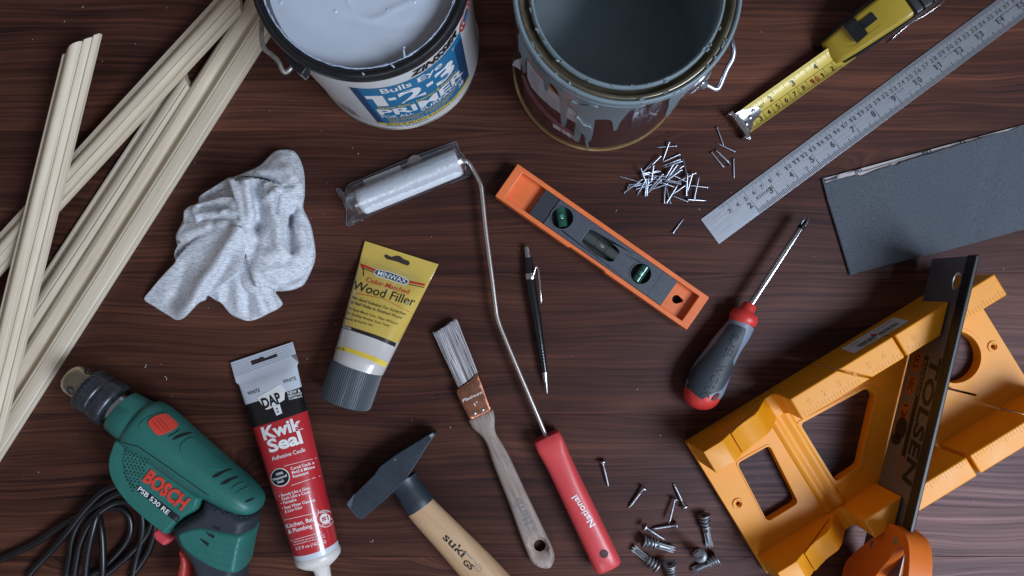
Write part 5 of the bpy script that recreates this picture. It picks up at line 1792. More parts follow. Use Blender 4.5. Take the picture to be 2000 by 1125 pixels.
ftube = mk('tube_body', V, F, [m_fyel, m_fwhite], fil, mi=mi, smooth=50)
ftr = bvh(ftube)
# ribbed cap
q0, q1 = Vector((698, 715.5)), Vector((673.5, 787))
rings = []
for f_, s_ in [(0, 0.985), (0.012, 1.0), (0.93, 1.02), (0.985, 1.0), (1.0, 0.96)]:
    q = q0.lerp(q1, f_)
    c = W(q.x, q.y, 2.42)
    k = (H - 2.42 * CM) / H
    ring = []
    nn = 288
    for j in range(nn):
        a = 2 * math.pi * j / nn
        r = (49.5 - 1.5 * f_) * s_ * S * k
        if 0.005 < f_ < 0.97:
            r += 0.0009 * (1 if (j % 4) < 2 else -1)
        e_ = Vector((math.cos(FA + 0.02), math.sin(FA + 0.02)))
        ring.append(Vector((c.x + e_.x * math.cos(a) * r, c.y - e_.y * math.cos(a) * r, c.z + math.sin(a) * min(r, 0.0238))))
    rings.append(ring)
V, F = loft_geo(rings)
mk('ribbed_cap', V, F, m_fcap, fil, smooth=30)
# print
def Zf(x, y):
    return (610 + x / 3.0407, 450 + y / 3.0407)
m_badge = M('badge_slate', (50, 60, 76), 0.35, coat=0.3)
m_fblack = M('filler_band_black', (34, 30, 28), 0.35, coat=0.3)
patch('hang_slot', rounded([Zf(425, 150), Zf(440, 142), Zf(470, 158), Zf(500, 150), Zf(520, 152), Zf(545, 172), Zf(575, 182), Zf(580, 200), Zf(565, 210), Zf(500, 185), Zf(440, 170)], 2), ftr, M('slot_dark', (40, 26, 22), 0.7), fil, parent=ftube, off=0.0004, step=3)
lines([(*Zf(276, 198), *Zf(375, 240), 4.5), (*Zf(575, 305), *Zf(668, 325), 4.5), (*Zf(232, 368), *Zf(420, 405), 1.0), (*Zf(420, 405), *Zf(592, 493), 1.0)], ftr, m_inkred, fil, 'printed_stripe', ftube)
lines([(*Zf(272, 212), *Zf(372, 254), 1.6), (*Zf(572, 320), *Zf(664, 340), 1.6)], ftr, m_ink, fil, 'printed_stripe', ftube)
patch('badge', [Zf(365, 250), Zf(385, 230), Zf(470, 250), Zf(556, 283), Zf(574, 305), Zf(555, 328), Zf(470, 300), Zf(380, 272)], ftr, m_inkwhite, fil, parent=ftube, off=0.0003, step=4)
patch('badge', [Zf(370, 250), Zf(387, 235), Zf(470, 255), Zf(554, 288), Zf(569, 305), Zf(554, 323), Zf(470, 296), Zf(382, 268)], ftr, m_badge, fil, parent=ftube, off=0.00045, step=4)
letters([('MINWAX', Zf(385, 266), Zf(555, 318), 9.5, 0.03)], ftr, m_inkwhite, fil, parent=ftube, off=0.0006)
letters([('Color-Matched', Zf(318, 304), Zf(574, 380), 9.5, 0.025, 0.12)], ftr, m_inkred, fil, parent=ftube)
letters([('Wood Filler', Zf(240, 348), Zf(604, 452), 18, 0.02, 0.12), ('No-Sand Solution For Scratches', Zf(236, 405), Zf(552, 505), 6.2, 0.015, .2), ('& Nail Holes in Finished Wood', Zf(228, 432), Zf(530, 528), 6.2, 0.015, .2), ('To Apply Match Color, Wipe Off Excess', Zf(214, 466), Zf(508, 562), 4.6, 0.005, .2), ('No Sanding Needed, Saves Time!', Zf(204, 494), Zf(458, 574), 4.6, 0.005, .2), ('Interior & Exterior Use', Zf(192, 526), Zf(358, 570), 4.6, 0.005, .2)], ftr, m_fblack, fil, parent=ftube)
patch('printed_band', [Zf(180, 560), Zf(245, 578), Zf(380, 622), Zf(498, 668), Zf(490, 692), Zf(370, 642), Zf(240, 598), Zf(176, 580)], ftr, m_fblack, fil, parent=ftube, off=0.0003, step=5)
letters([('NATURAL', Zf(182, 577), Zf(232, 591), 4, 0.02)], ftr, m_inkwhite, fil, parent=ftube, off=0.0005)
patch('printed_band', [Zf(145, 682), Zf(200, 692), Zf(330, 735), Zf(446, 785), Zf(432, 812), Zf(330, 765), Zf(200, 720), Zf(138, 710)], ftr, m_inkyellow, fil, parent=ftube, off=0.0003, step=5)
letters([('6 OZ 170g', Zf(140, 703), Zf(192, 714), 4, 0.02)], ftr, m_fblack, fil, parent=ftube, off=0.0005)

# ================================================================== CAULK TUBE
m_cwhite = M('caulk_pale', (196, 202, 214), 0.36, var=(30, 0.04), coat=0.3, bump=(40, 0.12, 0.0006))
m_cblack = M('caulk_black', (22, 22, 26), 0.3, coat=0.4)
m_cred = M('caulk_red', (180, 38, 46), 0.3, var=(30, 0.05), coat=0.9, bump=(36, 0.12, 0.0006))
m_ctip = M('caulk_shoulder', (206, 200, 196), 0.35, sss=0.1, var=(40, 0.04))
cc = W(555, 890)
cau = thing('caulk_tube', 'red, black and white tube of adhesive caulk with a white nozzle', 'tube', loc=(cc.x, cc.y, 0), rot=math.radians(-75))
CA0, CA1 = math.radians(-18.5), math.radians(-15)
Q0, Q1 = Vector((511, 688)), Vector((620, 1082))
ts = [0, 0.01, 0.10, 0.115, 0.16, 0.215, 0.216, 0.33, 0.331, 0.42, 0.55, 0.7, 0.85, 0.965, 0.966, 0.99]
rows = []
for t in ts:
    q = Q0.lerp(Q1, t)
    if t <= 0.10:
        w, zr = 64, 0.07
    else:
        u = min((t - 0.10) / 0.5, 1)
        w = 60 - 16.5 * min(1, (t - 0.1) / 0.88)
        zr = 0.10 + 1.98 * u ** 0.6
    zc = max(0.35 + 1.75 * min(t / 0.5, 1) ** 0.7, zr + 0.04)
    rows.append((q.x, q.y, w, zc, zr, CA0 + (CA1 - CA0) * t))
V, F = loft_geo(squeeze_tube(rows, 48, 0.03, 0.70))
mi = []
for i in range(len(ts) - 1):
    t = (ts[i] + ts[i + 1]) / 2
    mi += [0 if t < 0.2155 else (1 if t < 0.3305 else (2 if t < 0.9655 else 0))] * 48
mi += [0, 0]
ctube = mk('tube_body', V, F, [m_cwhite, m_cblack, m_cred], cau, mi=mi, smooth=50)
ctr = bvh(ctube)
ez = Vector((620 - 511, 1082 - 688)).normalized()
def AX(s):
    q = Q1 + ez * s
    return q.x, q.y
rows = [(*AX(-6), 43.3, 2.1, 2.06, CA1), (*AX(-3), 44.5, 2.1, 2.12, CA1), (*AX(4), 44.8, 2.1, 2.14, CA1), (*AX(10), 43, 2.1, 2.05, CA1), (*AX(18), 34, 2.1, 1.6, CA1), (*AX(25), 22, 2.1, 1.0, CA1), (*AX(28), 16.5, 2.1, .8, CA1), (*AX(50), 14, 2.1, .68, CA1), (*AX(130), 8, 2.1, .4, CA1)]
V, F = loft_geo(squeeze_tube(rows))
mk('nozzle', V, F, m_ctip, cau, smooth=50)
def Zc(x, y):
    return (430 + x / 2.3693, 650 + y / 2.3693)
patch('hang_slot', rounded([Zc(142, 130), Zc(180, 120), Zc(186, 112), Zc(200, 112), Zc(208, 118), Zc(262, 96), Zc(267, 110), Zc(148, 150)], 1.5), ctr, M('slot_dark_caulk', (34, 24, 26), 0.7), cau, parent=ctube, off=0.0004, step=3)
# ridges pressed into the crimp
lines([(*Zc(54 + k * 3.2, 150 + k * 10), *Zc(338 + k * 2.6, 52 + k * 9), 0.7) for k in range(6)], ctr, m_inkgrey, cau, 'crimp_ridge', ctube, off=0.0001)
letters([('WHITE', Zc(130, 290), Zc(186, 273), 7.2, 0.02), ('WHITE', Zc(292, 236), Zc(354, 218), 7.2, 0.02)], ctr, m_ink, cau, parent=ctube)
patch('badge', [Zc(170, 300), Zc(278, 238), Zc(300, 258), Zc(298, 310), Zc(230, 352), Zc(212, 356)], ctr, m_inkwhite, cau, parent=ctube, off=0.0003, step=4)
letters([('DAP', Zc(204, 351), Zc(287, 318), 20, 0.09)], ctr, m_ink, cau, parent=ctube, off=0.00045)
patch('badge', [Zc(244, 342), Zc(276, 330), Zc(288, 372), Zc(262, 384)], ctr, m_inkwhite, cau, parent=ctube, off=0.00045, step=3)
patch('badge', circle(*Zc(264, 352), 2.2, 12), ctr, m_inkgrey, cau, parent=ctube, off=0.0006, step=2)
patch('badge', circle(*Zc(268, 366), 2.2, 12), ctr, m_inkgrey, cau, parent=ctube, off=0.0006, step=2)
letters([('NEW &', Zc(314, 288), Zc(372, 272), 6, 0.03), ('IMPROVED', Zc(316, 300), Zc(378, 284), 4.2, 0.02), ('FORMULA', Zc(320, 312), Zc(380, 297), 4.2, 0.02),
         ('Kwik', Zc(204, 496), Zc(384, 443), 25, 0.075), ('Seal', Zc(230, 555), Zc(384, 508), 25, 0.075),
         ('Adhesive Caulk', Zc(242, 592), Zc(396, 548), 8, 0.015), ('Cured Caulk is', Zc(328, 636), Zc(436, 606), 6, 0.02), ('Mold & Mildew', Zc(334, 654), Zc(440, 625), 6, 0.02), ('Resistant', Zc(338, 672), Zc(410, 652), 6, 0.02),
         ('\u2022 Bonds Like a Glue,', Zc(274, 762), Zc(418, 722), 6, 0.015), ('Seals Like a Caulk', Zc(287, 776), Zc(420, 740), 6, 0.015), ('\u2022 Paintable', Zc(284, 796), Zc(354, 777), 6, 0.015), ('\u2022 Easy Water Clean-up', Zc(290, 818), Zc(440, 778), 6, 0.015), ('& Low Odor', Zc(302, 834), Zc(382, 812), 6, 0.015),
         ('Kitchen, Bath', Zc(308, 905), Zc(442, 868), 8.5, 0.02), ('& Plumbing', Zc(318, 930), Zc(426, 901), 8.5, 0.02),
         ('Read back panel for cautions', Zc(340, 972), Zc(482, 936), 3), ('and information on all proper areas', Zc(342, 984), Zc(486, 946), 3),
         ('5.5 fl oz (162 mL)', Zc(352, 1006), Zc(490, 970), 6, 0.01)], ctr, m_inkwhite, cau, parent=ctube)
lines([(*Zc(296, 617), *Zc(444, 580), 0.8), (*Zc(330, 706), *Zc(462, 662), 0.8), (*Zc(298, 866), *Zc(448, 832), 0.8), (*Zc(328, 962), *Zc(470, 922), 0.8)], ctr, m_inkwhite, cau, 'printed_rule', ctube)
patch('badge', circle(*Zc(279, 669), 18.5, 30, 18), ctr, m_inkwhite, cau, parent=ctube, off=0.0003, step=4)
patch('badge', circle(*Zc(279, 669), 17, 30, 16.3), ctr, m_cblack, cau, parent=ctube, off=0.00045, step=4)
letters([('100%', Zc(262, 661), Zc(294, 651), 5, 0.03), ('Waterproof', Zc(247, 686), Zc(312, 664), 5.5, 0.03), ('Seal', Zc(268, 697), Zc(296, 688), 5, 0.03)], ctr, m_inkwhite, cau, parent=ctube, off=0.0006)
pc_ = Zc(484, 860)
patch('badge', circle(*pc_, 17, 30), ctr, m_inkwhite, cau, parent=ctube, off=0.0003, step=4)
patch('badge', circle(*pc_, 15.8, 30), ctr, m_cred, cau, parent=ctube, off=0.00045, step=4)
patch('badge', circle(*pc_, 10, 24), ctr, m_inkwhite, cau, parent=ctube, off=0.0006, step=4)
letters([('#1', (pc_[0] - 6, pc_[1] + 5.5), (pc_[0] + 7, pc_[1] + 2), 10, 0.04)], ctr, m_cred, cau, parent=ctube, off=0.0008)
letters([('PRICE', (pc_[0] - 9, pc_[1] - 9.5), (pc_[0] + 7, pc_[1] - 13), 4, 0.02), ('SELLER', (pc_[0] - 6, pc_[1] + 14), (pc_[0] + 11, pc_[1] + 9), 4, 0.02)], ctr, m_inkwhite, cau, parent=ctube, off=0.0008)

# ================================================================== PAINT BRUSH
m_copper = M('copper_ferrule', (208, 146, 120), 0.26, 1.0, var=(60, 0.1), rvar=0.06)
m_brist = bpy.data.materials.new('bristle_filament')
m_brist.use_nodes = True
nt = m_brist.node_tree
b = nt.nodes['Principled BSDF']
b.inputs['Roughness'].default_value = 0.38
at = nt.nodes.new('ShaderNodeVertexColor'); at.layer_name = 'tint'
nt.links.new(at.outputs[0], b.inputs['Base Color'])
bc = W(970, 870)
bru = thing('paint_brush', 'small paint brush with grey bristles, copper ferrule and pale beech handle', 'paint brush', loc=(bc.x, bc.y, 0), rot=math.radians(-66))
rgb = random.Random(11)
V, F, cols = [], [], []
for k in range(620):
    f_ = rgb.random()
    zb = rgb.uniform(0.45, 1.15)
    b0 = Vector((895 + (933 - 895) * f_, 757 + (729 - 757) * f_))
    spread = (f_ - 0.5) * 1.0
    t0 = Vector((849 + (890 - 849) * f_, 652 + (625 - 652) * f_)) + Vector((rgb.gauss(0, 1.6), rgb.gauss(0, 1.3)))
    zt = 0.8 + (zb - 0.8) * rgb.uniform(0.7, 1.5)
    pts = [W(*(b0.lerp(t0, u)), zb + (zt - zb) * u) + Vector((rgb.gauss(0, 0.0001), rgb.gauss(0, 0.0001), 0.0006 * math.sin(u * 3))) for u in (0, 0.35, 0.7, 0.9, 1.0)]
    v, f2 = tube_geo(pts, [0.0003, 0.0003, 0.00026, 0.0002, 0.0001], 3, cap=False)
    base_c = rgb.choice([(168, 160, 164), (190, 184, 188), (132, 124, 128), (208, 204, 208), (86, 80, 84)])
    for i in range(len(v)):
        u = (0, 0.35, 0.7, 0.9, 1.0)[i // 3]
        w = max(0, (u - 0.65) / 0.35) * 0.7
        cols.append(tuple(base_c[j] * (1 - w) + (206, 204, 212)[j] * w for j in range(3)))
    n_ = len(V)
    V += v
    F += [[i + n_ for i in q] for q in f2]
br = mk('bristles', V, F, m_brist, bru, smooth=60, fix=False)
ca = br.data.color_attributes.new('tint', 'FLOAT_COLOR', 'POINT')
ca.data.foreach_set('color', [c for q in cols for c in lin(q)])
br['kind'] = 'stuff'
fer = [(889, 762), (895, 757), (905, 752), (922, 739), (931, 727), (936, 728), (941, 742), (946, 755), (962, 800), (958, 804), (924, 819), (917, 820), (911, 808), (900, 787)]
V, F = pillow_geo(resample(fer, 5), 0.85, 0.80, 0.62, 5, step=5, insets=(0.8, 2, 3.5), power=2.6)
fe = mk('ferrule', V, F, m_copper, bru, smooth=50)
frt = bvh(fe)
lines([(894, 765, 936, 744, 1.2), (896, 770, 938, 749, 1.2), (913, 812, 958, 792, 1.0)], frt, M('copper_bead', (216, 160, 134), 0.2, 1.0), bru, 'ferrule_bead', fe, off=0.0003)
lines([(896 + k * 6, 764 + k * 0.5, 906 + k * 6.2, 752 - k * 1.5, 0.7) for k in range(6)], frt, m_etch, bru, 'print_stroke', fe, off=0.0003)
letters([('Platinum', (904, 786), (943, 768), 6, 0.01, 0.3), ('1"', (928, 793), (935, 789), 6, 0.02)], frt, m_inkwhite, bru, parent=fe, off=0.0003)
for x, y in [(927, 807), (942.5, 800.5)]:
    V, F = lathe_geo(drop(frt, x, y, -0.0002), (0, 0, 1), [(0, 0.0019), (0.0006, 0.0018), (0.0009, 0.0012), (0.0010, 0.0001)], 14)
    mk('pin', V, F, m_steel, bru, fe, smooth=60)
hb = [(917, 816), (958, 799), (964, 803), (966.5, 818), (966, 833), (969, 847), (978, 862), (990, 882), (1000, 902), (1013, 930), (1030, 966), (1048, 1004), (1066, 1042), (1079, 1070), (1083, 1086), (1081, 1098), (1075, 1108), (1064, 1110), (1050, 1106), (1037, 1095), (1029, 1078), (1018, 1050), (1006, 1016), (992, 978), (975, 936), (962, 903), (955, 880), (948, 862), (937, 848), (925, 838), (919, 829)]
hole_b = circle(1054, 1065.5, 11.5, 28)
ol = resample(smooth_poly(hb, 2), 5)
V2, F2 = fill(ol, 7, (0.8, 2, 4, 7), [resample(hole_b, 2.5)])
X = np.array([v[0] for v in V2]); Y = np.array([v[1] for v in V2])
d_ = np.minimum(np.maximum(poly_sd(X, Y, ol), 0), np.maximum(-poly_sd(X, Y, hole_b) * 2.5, 0))
u_ = 1 - np.minimum(d_ / 9, 1)
pr_ = np.sqrt(1 - u_ ** 2)
V = [W(x, y, 0.8) for x, y in V2]
n_ = len(V)
topv = [Vector((v.x, v.y, (0.80 + 0.50 * p) * CM)) for v, p in zip(V, pr_)]
botv = [Vector((v.x, v.y, (0.80 - 0.5 * p) * CM)) for v, p in zip(V, pr_)]
brd = d_ < 1e-3
mp_ = [i if brd[i] else i + n_ for i in range(n_)]
bh = mk('handle', topv + botv, F2 + [[mp_[i] for i in reversed(f)] for f in F2], m_beech, bru, smooth=60)
bht = bvh(bh)
letters([('Harris', (1041, 1020), (1015, 972), 18, 0.025)], bht, m_inkgrey, bru, parent=bh, off=0.0003)

# ================================================================== HAMMER
m_ham = M('hammer_black', (42, 50, 60), 0.46, 0.2, var=(30, 0.12), rvar=0.1, bump=(300, 0.1, 0.0003))
hc = W(850, 1000)
ham = thing('hammer', 'hammer with a dark forged head and varnished wooden handle', 'hammer', loc=(hc.x, hc.y, 0), rot=math.radians(-47))
hd_o = [(676.5, 983), (679, 978), (731, 927), (742, 911), (772, 889), (828, 855), (844, 845), (849, 848), (850, 851), (843, 860), (836, 869), (803.5, 921), (794, 935), (766, 964), (709, 1014), (704, 1015), (698, 1012), (680, 992)]
V, F = prism_geo([[W(x, y, 2.6)[:2] for x, y in hd_o]], 0.0006, 0.026)
# the pein tapers in thickness too
pe = W(848, 848, 2.6)
V2_ = []
for v in V:
    x_, y_ = px_of((v.x, v.y, 0.026))
    t = max(0.0, ((x_ - 772) * 0.88 + (889 - y_) * 0.47) / 88)
    mid = 0.0133
    V2_.append(Vector((v.x, v.y, mid + (v.z - mid) * (1 - 0.35 * min(t, 1)))))
hdm = mk('head', V2_, F, m_ham, ham, bevel=0.0016, bseg=3, smooth=40)
hdt = bvh(hdm)
patch('bare_edge', [(839, 851), (845, 846), (849, 850), (843, 858)], hdt, m_steel, ham, parent=hdm, off=0.0004, step=3)
m_scr = M('scratch_bare', (104, 112, 124), 0.4, 0.6)
lines([(732, 930, 744, 948, .6), (738, 955, 748, 972, .6), (745, 965, 755, 955, .5), (760, 945, 782, 932, .6), (690, 985, 700, 996, .5), (770, 940, 775, 934, .8), (812, 893, 818, 888, 1.4), (813, 902, 816, 898, 1.0), (771, 899, 773, 897, 2.2), (677, 985, 700, 1012, .8), (726, 990, 720, 997, .6)], hdt, m_scr, ham, 'scratch', hdm, off=0.0002)
g = [(786, 937, 32, 1.3, 1.15), (790, 944, 28, 1.3, 1.1), (800, 958, 28, 1.3, 1.12), (812, 976, 31, 1.3, 1.2), (819, 987, 31, 1.3, 1.24), (821, 990, 29.8, 1.3, 1.2)]
V, F = loft_geo(px_loft(g))
mk('neck_sleeve', V, F, m_ham, ham, smooth=50)
g = [(819, 988, 29, 1.3, 1.15), (838, 1009, 30.2, 1.3, 1.2), (880, 1053, 32.5, 1.3, 1.28), (936, 1113, 36, 1.3, 1.3), (1000, 1182, 36, 1.3, 1.28), (1080, 1268, 31, 1.3, 1.2), (1180, 1376, 33, 1.3, 1.3), (1200, 1398, 26, 1.3, 1.1)]
V, F = loft_geo(px_loft(interp(g, 5), 32))
hh = mk('handle', V, F, m_ash, ham, smooth=60)
hht = bvh(hh)
letters([('suki', (864, 1051), (902, 1089), 16, 0.035), ('GS', (903, 1100), (920, 1114), 11, 0.06), ('o', (902, 1075), (906, 1079), 4, 0.0)], hht, m_fblack, ham, parent=hh, off=0.0003)
lines([(908, 1078, 930, 1098, .8), (908, 1078, 901, 1092, .8), (930, 1098, 921, 1112, .8), (911, 1082, 922, 1092, 1.0)], hht, m_inkgrey, ham, 'printed_rule', hh)
rg_ = circle(934, 1109, 6.5, 20)
lines([(*rg_[i], *rg_[(i + 1) % 20], .9) for i in range(20)] + [(931, 1112, 937, 1106, .8)], hht, m_inkgrey, ham, 'printed_ring', hh)

# ================================================================== POWER DRILL
m_green = M('drill_green', (40, 102, 95), 0.44, var=(40, 0.06), rvar=0.07, bump=(900, 0.08, 0.0003))
m_dred = M('drill_red', (206, 62, 48), 0.42, var=(60, 0.05), sss=0.04)
m_drub = M('drill_rubber', (38, 44, 52), 0.62, var=(90, 0.08))
m_dark = M('drill_vent_dark', (9, 13, 14), 0.8)
m_nose = M('chuck_nose', (170, 158, 142), 0.32, 1.0, var=(60, 0.1), rvar=0.06)
m_chk = M('chuck_black', (84, 88, 96), 0.38, 0.85, var=(200, 0.2), rvar=0.1)
dc = W(340, 930)
dri = thing('power_drill', 'green corded drill lying on its side with red switch and lettering', 'drill', loc=(dc.x, dc.y, 0), rot=math.radians(-36))
ZD = 3.5
KD = (H - ZD * CM) / H
c0 = W(137, 735, ZD)
ad = (W(237, 802.5, ZD) - c0).normalized()
PXD = S * KD
def chk(name, prof, mat, n=40, parent=None, sm=35):
    V, F = lathe_geo(c0, ad, [(t * PXD, r * PXD) for t, r in prof], n)
    return mk(name, V, F, mat, dri, parent, smooth=sm)
nose = chk('chuck_nose', [(-2, 8), (-2, 20), (2, 25), (11, 29.5), (13, 30), (42, 31.5), (44, 31)], m_nose)
for k in range(3):
    a = k * 2 * math.pi / 3 + 0.9
    up = ad.cross(Vector((0, 0, 1))).normalized(); up2 = ad.cross(up)
    o_ = (up * math.cos(a) + up2 * math.sin(a)) * 6 * PXD
    V, F = lathe_geo(c0 + o_ - ad * 7 * PXD, ad, [(0, 3 * PXD), (2 * PXD, 4 * PXD), (9 * PXD, 4.2 * PXD)], 8)
    mk('jaw', V, F, m_nose, dri, nose, smooth=30)
# gear teeth ring
rings = []
up = ad.cross(Vector((0, 0, 1))).normalized(); up2 = ad.cross(up)
for t, r0, tooth in [(40, 36, 0), (41, 40.5, 1), (49, 43, 1), (50, 43.5, 0), (56, 43.5, 0)]:
    ring = []
    for j in range(120):
        a = 2 * math.pi * j / 120
        r = (r0 + (1.6 if tooth and (j // 2) % 2 else -1.6 if tooth else 0)) * PXD
        ring.append(c0 + ad * t * PXD + (up * math.cos(a) + up2 * math.sin(a)) * r)
    rings.append(ring)
V, F = loft_geo(rings)
mk('chuck_gear_ring', V, F, m_chk, dri, nose, smooth=25)
chk('chuck_sleeve', [(54, 40), (56, 43), (70, 44), (72, 42.5), (76, 42.5), (78, 44.5), (80, 45), (96, 46), (101, 45.5), (104, 43), (106, 36), (104.5, 34), (104.5, 30)], m_chk)
chk('spindle', [(98, 33), (106, 33), (108, 29), (120, 28)], m_steel)
ntree = bvh(nose)
for t, a in [(27, 0.35), (28, -1.35)]:
    r = 30.5
    o_ = (Vector((0, 0, 1)) * math.cos(a) + up * math.sin(a))
    p = c0 + ad * t * PXD + o_ * (r * PXD - 0.0006)
    V, F = lathe_geo(p, o_, [(0.0006, 0.0042), (0.0010, 0.0040), (0.0009, 0.0032), (-0.001, 0.0030), (-0.001, 0.0001)], 18)
    mk('key_hole', V, F, m_chk, dri, nose, smooth=30)
# collar and gear housing
def dl(rows, n=40, sup=2.0):
    return loft_geo(px_loft([(x, y, w, z, zr) for x, y, w, z, zr in rows], n, sup=sup))
V, F = dl([(234, 800, 33, ZD, 1.7), (236, 801.5, 41, ZD, 2.1), (238, 803, 43, ZD, 2.25), (268, 824, 47, ZD, 2.4), (280, 832, 47, ZD, 2.4)])
collar = mk('collar', V, F, m_green, dri, smooth=50)
rows = [(266, 822, 30, ZD, 1.6), (270, 825, 45, ZD, 2.35), (277, 829.5, 52, ZD, 2.75), (290, 837, 55, ZD, 2.95), (315, 853, 52, ZD, 3.05), (345, 875, 47, ZD, 3.1), (375, 899, 45, ZD, 3.1), (410, 925, 41, ZD, 3.05), (445, 949, 36, ZD, 2.95), (475, 969, 30, ZD, 2.8), (495, 982, 22, ZD, 2.4), (504, 988, 14, ZD, 1.8), (509, 991, 5, ZD, .8)]
V, F = dl(interp(rows, 4), 56, 2.15)
barrel = mk('gear_housing', V, F, m_green, dri, smooth=60)
panel_o = smooth_poly([(243, 846), (230, 870), (224.5, 895), (228, 922), (240, 947), (262, 976), (292, 1004), (322, 1028), (338, 1038), (352, 1026), (372, 1006), (400, 990), (408, 972), (405, 955), (330, 900), (272, 858)], 3)
def panel_x(X, Y, d):
    # recessed side plate with a raised border
    return -0.10 * np.clip((d - 10) / 2.5, 0, 1)
V, F = pillow_geo(resample(panel_o, 4), 3.6, 3.3, 2.45, 15, step=5, insets=(.7, 2, 4, 7, 9.8, 11, 12.5), extra=panel_x)
panel = mk('motor_housing', V, F, m_green, dri, smooth=50)
# handle: rubber with a green inset
hnd_o = smooth_poly([(347, 1030), (358, 1012), (383, 996), (403, 983), (412, 962), (455, 975), (500, 1004), (498, 1018), (491, 1050), (484, 1085), (478, 1112), (468, 1200), (440, 1216), (405, 1200), (398, 1150), (390, 1112), (378, 1085), (358, 1058)], 3)
V, F = pillow_geo(resample(hnd_o, 5), 3.6, 3.3, 2.55, 20, step=6, insets=(.7, 2, 4, 7, 12))
rub = mk('rubber_grip', V, F, m_drub, dri, smooth=60)
ins_o = smooth_poly([(359, 1030), (366, 1020), (385, 1013), (410, 1009), (450, 1017), (493, 1028), (489, 1058), (484, 1085), (478, 1108), (455, 1108), (430, 1100), (405, 1086), (380, 1068), (365, 1050)], 3)
def ins_x(X, Y, d):
    r = np.zeros_like(X)
    for k in range(5):
        x0, y0 = 418 - k * 9, 1026 + k * 11
        r += 0.07 * np.exp(-(seg_dist(X, Y, x0 + 14, y0 + 4, x0 + 66 + k * 5, y0 + 16 + k * 1.5) / 1.8) ** 2)
    return r
V, F = pillow_geo(resample(ins_o, 4), 3.7, 3.3, 2.72, 12, step=3.5, insets=(.7, 2, 4, 7), extra=ins_x)
ins = mk('grip_panel', V, F, m_green, dri, smooth=60)
instree = bvh(ins, rub)
for x, y, a in [(421, 1032, 0), (408, 1043, 0), (399, 1058, 0)]:
    pass
for pts in [[(412, 1026), (430, 1031), (427, 1036), (417, 1032)], [(400, 1038), (419, 1047), (416, 1052), (406, 1045)], [(388.5, 1050), (408, 1061), (405, 1067), (394, 1058)]]:
    sh = 1
    patch('vent_slot', [(x + sh, y) for x, y in pts], instree, m_dark, dri, parent=ins, off=0.0003, step=3)
for x, y in [(422, 985), (424, 997), (436, 994), (446, 1004), (436, 1005), (458, 1004), (470, 1010), (481, 1010)]:
    V, F = lathe_geo(drop(instree, x, y, -0.0003), (0, 0, 1), [(0, 0.0013), (0.0008, 0.0011), (0.0012, 0.0005), (0.0013, 0.0001)], 10)
    mk('grip_dimple', V, F, m_drub, dri, rub, smooth=60)
# side print and vent holes
dt = bvh(panel, barrel)
letters([('BOSCH', (279, 937), (356, 996), 27, 0.075)], dt, m_dred, dri, parent=panel, off=0.0004, thick=0.0009)
patch('name_plate', rounded([(266, 957), (272, 947), (352, 1009), (345, 1021)], 2), dt, m_ink, dri, parent=panel, off=0.0003, step=5)
letters([('PSB 530 RE', (268.5, 956.5), (327, 1005.5), 9.5, 0.03)], dt, m_inkwhite, dri, parent=panel, off=0.0005)
VV, FF = [], []
dots = 0
for i in range(12):
    for j in range(13):
        x = 244 + i * 7.4 + (j % 2) * 3.2 - j * 0.6
        y = 881 + j * 6.1 + i * 1.6
        if y > 905 + (x - 240) * 1.55 + 30 or y < 876 + (x - 246) * 0.42 or x > 300 - (y - 880) * 0.45 or x < 243:
            continue
        c = drop(dt, x, y, 0.00025)
        k0 = len(VV)
        VV += [c + Vector((0.00085 * math.cos(q), 0.00085 * math.sin(q), 0)) for q in [math.pi / 4 * m for m in range(8)]]
        FF.append([k0 + m for m in range(8)])
mk('vent_holes', VV, FF, m_dark, dri, panel, smooth=0, fix=False)['kind'] = 'stuff'
# step line between housing and side plate, ridges and scoops on the back
lines([(240, 864, 270, 872, 1.6), (270, 872, 330, 913, 1.6), (330, 913, 405, 966, 1.6), (244, 880, 240, 900, 1), (240, 900, 246, 930, 1), (246, 930, 262, 953, 1), (250, 872, 244, 880, 1), (408, 966, 404, 986, 1.0)], dt, m_dark, dri, 'shell_seam', panel, off=0.0003)
bt_ = bvh(barrel)
def scoop(pts, w, wd):
    lines([(*pts[i], *pts[i + 1], w) for i in range(len(pts) - 1)], bt_, m_dark, dri, 'cooling_slot', barrel, off=0.0003)
patch('cooling_slot', smooth_poly([(336, 860), (344, 851), (362, 845), (376, 845), (366, 849), (350, 855)], 3), bt_, m_dark, dri, parent=barrel, off=0.0003, step=3)
patch('cooling_slot', smooth_poly([(328, 853), (338, 844), (352, 839), (346, 844), (336, 850)], 3), bt_, m_dark, dri, parent=barrel, off=0.0003, step=3)
patch('cooling_slot', smooth_poly([(414, 932), (424, 924), (446, 916), (452, 917), (436, 924), (424, 932)], 3), bt_, m_dark, dri, parent=barrel, off=0.0003, step=3)
patch('cooling_slot', smooth_poly([(430, 946), (440, 938), (458, 931), (466, 932), (452, 938), (442, 945)], 3), bt_, m_dark, dri, parent=barrel, off=0.0003, step=3)
patch('cooling_slot', smooth_poly([(478, 980), (486, 975), (497, 972), (492, 977), (482, 981)], 3), bt_, m_dark, dri, parent=barrel, off=0.0003, step=3)
for pts in [[(452, 956), (462, 948), (476, 942)], [(462, 964), (472, 957), (484, 952)]]:
    v, f = tube_geo(spline([drop(bt_, x, y, 0.0) for x, y in pts], 4), 0.0009, 6)
    mk('housing_ridge', v, f, m_green, dri, barrel, smooth=60)
patch('thumb_rest', smooth_poly([(352, 880), (354, 868), (366, 859), (378, 858), (400, 876), (440, 912), (420, 918), (385, 906), (362, 896)], 4), bt_, m_green, dri, parent=barrel, off=0.0002, thick=0.0009, step=5, smooth=80)
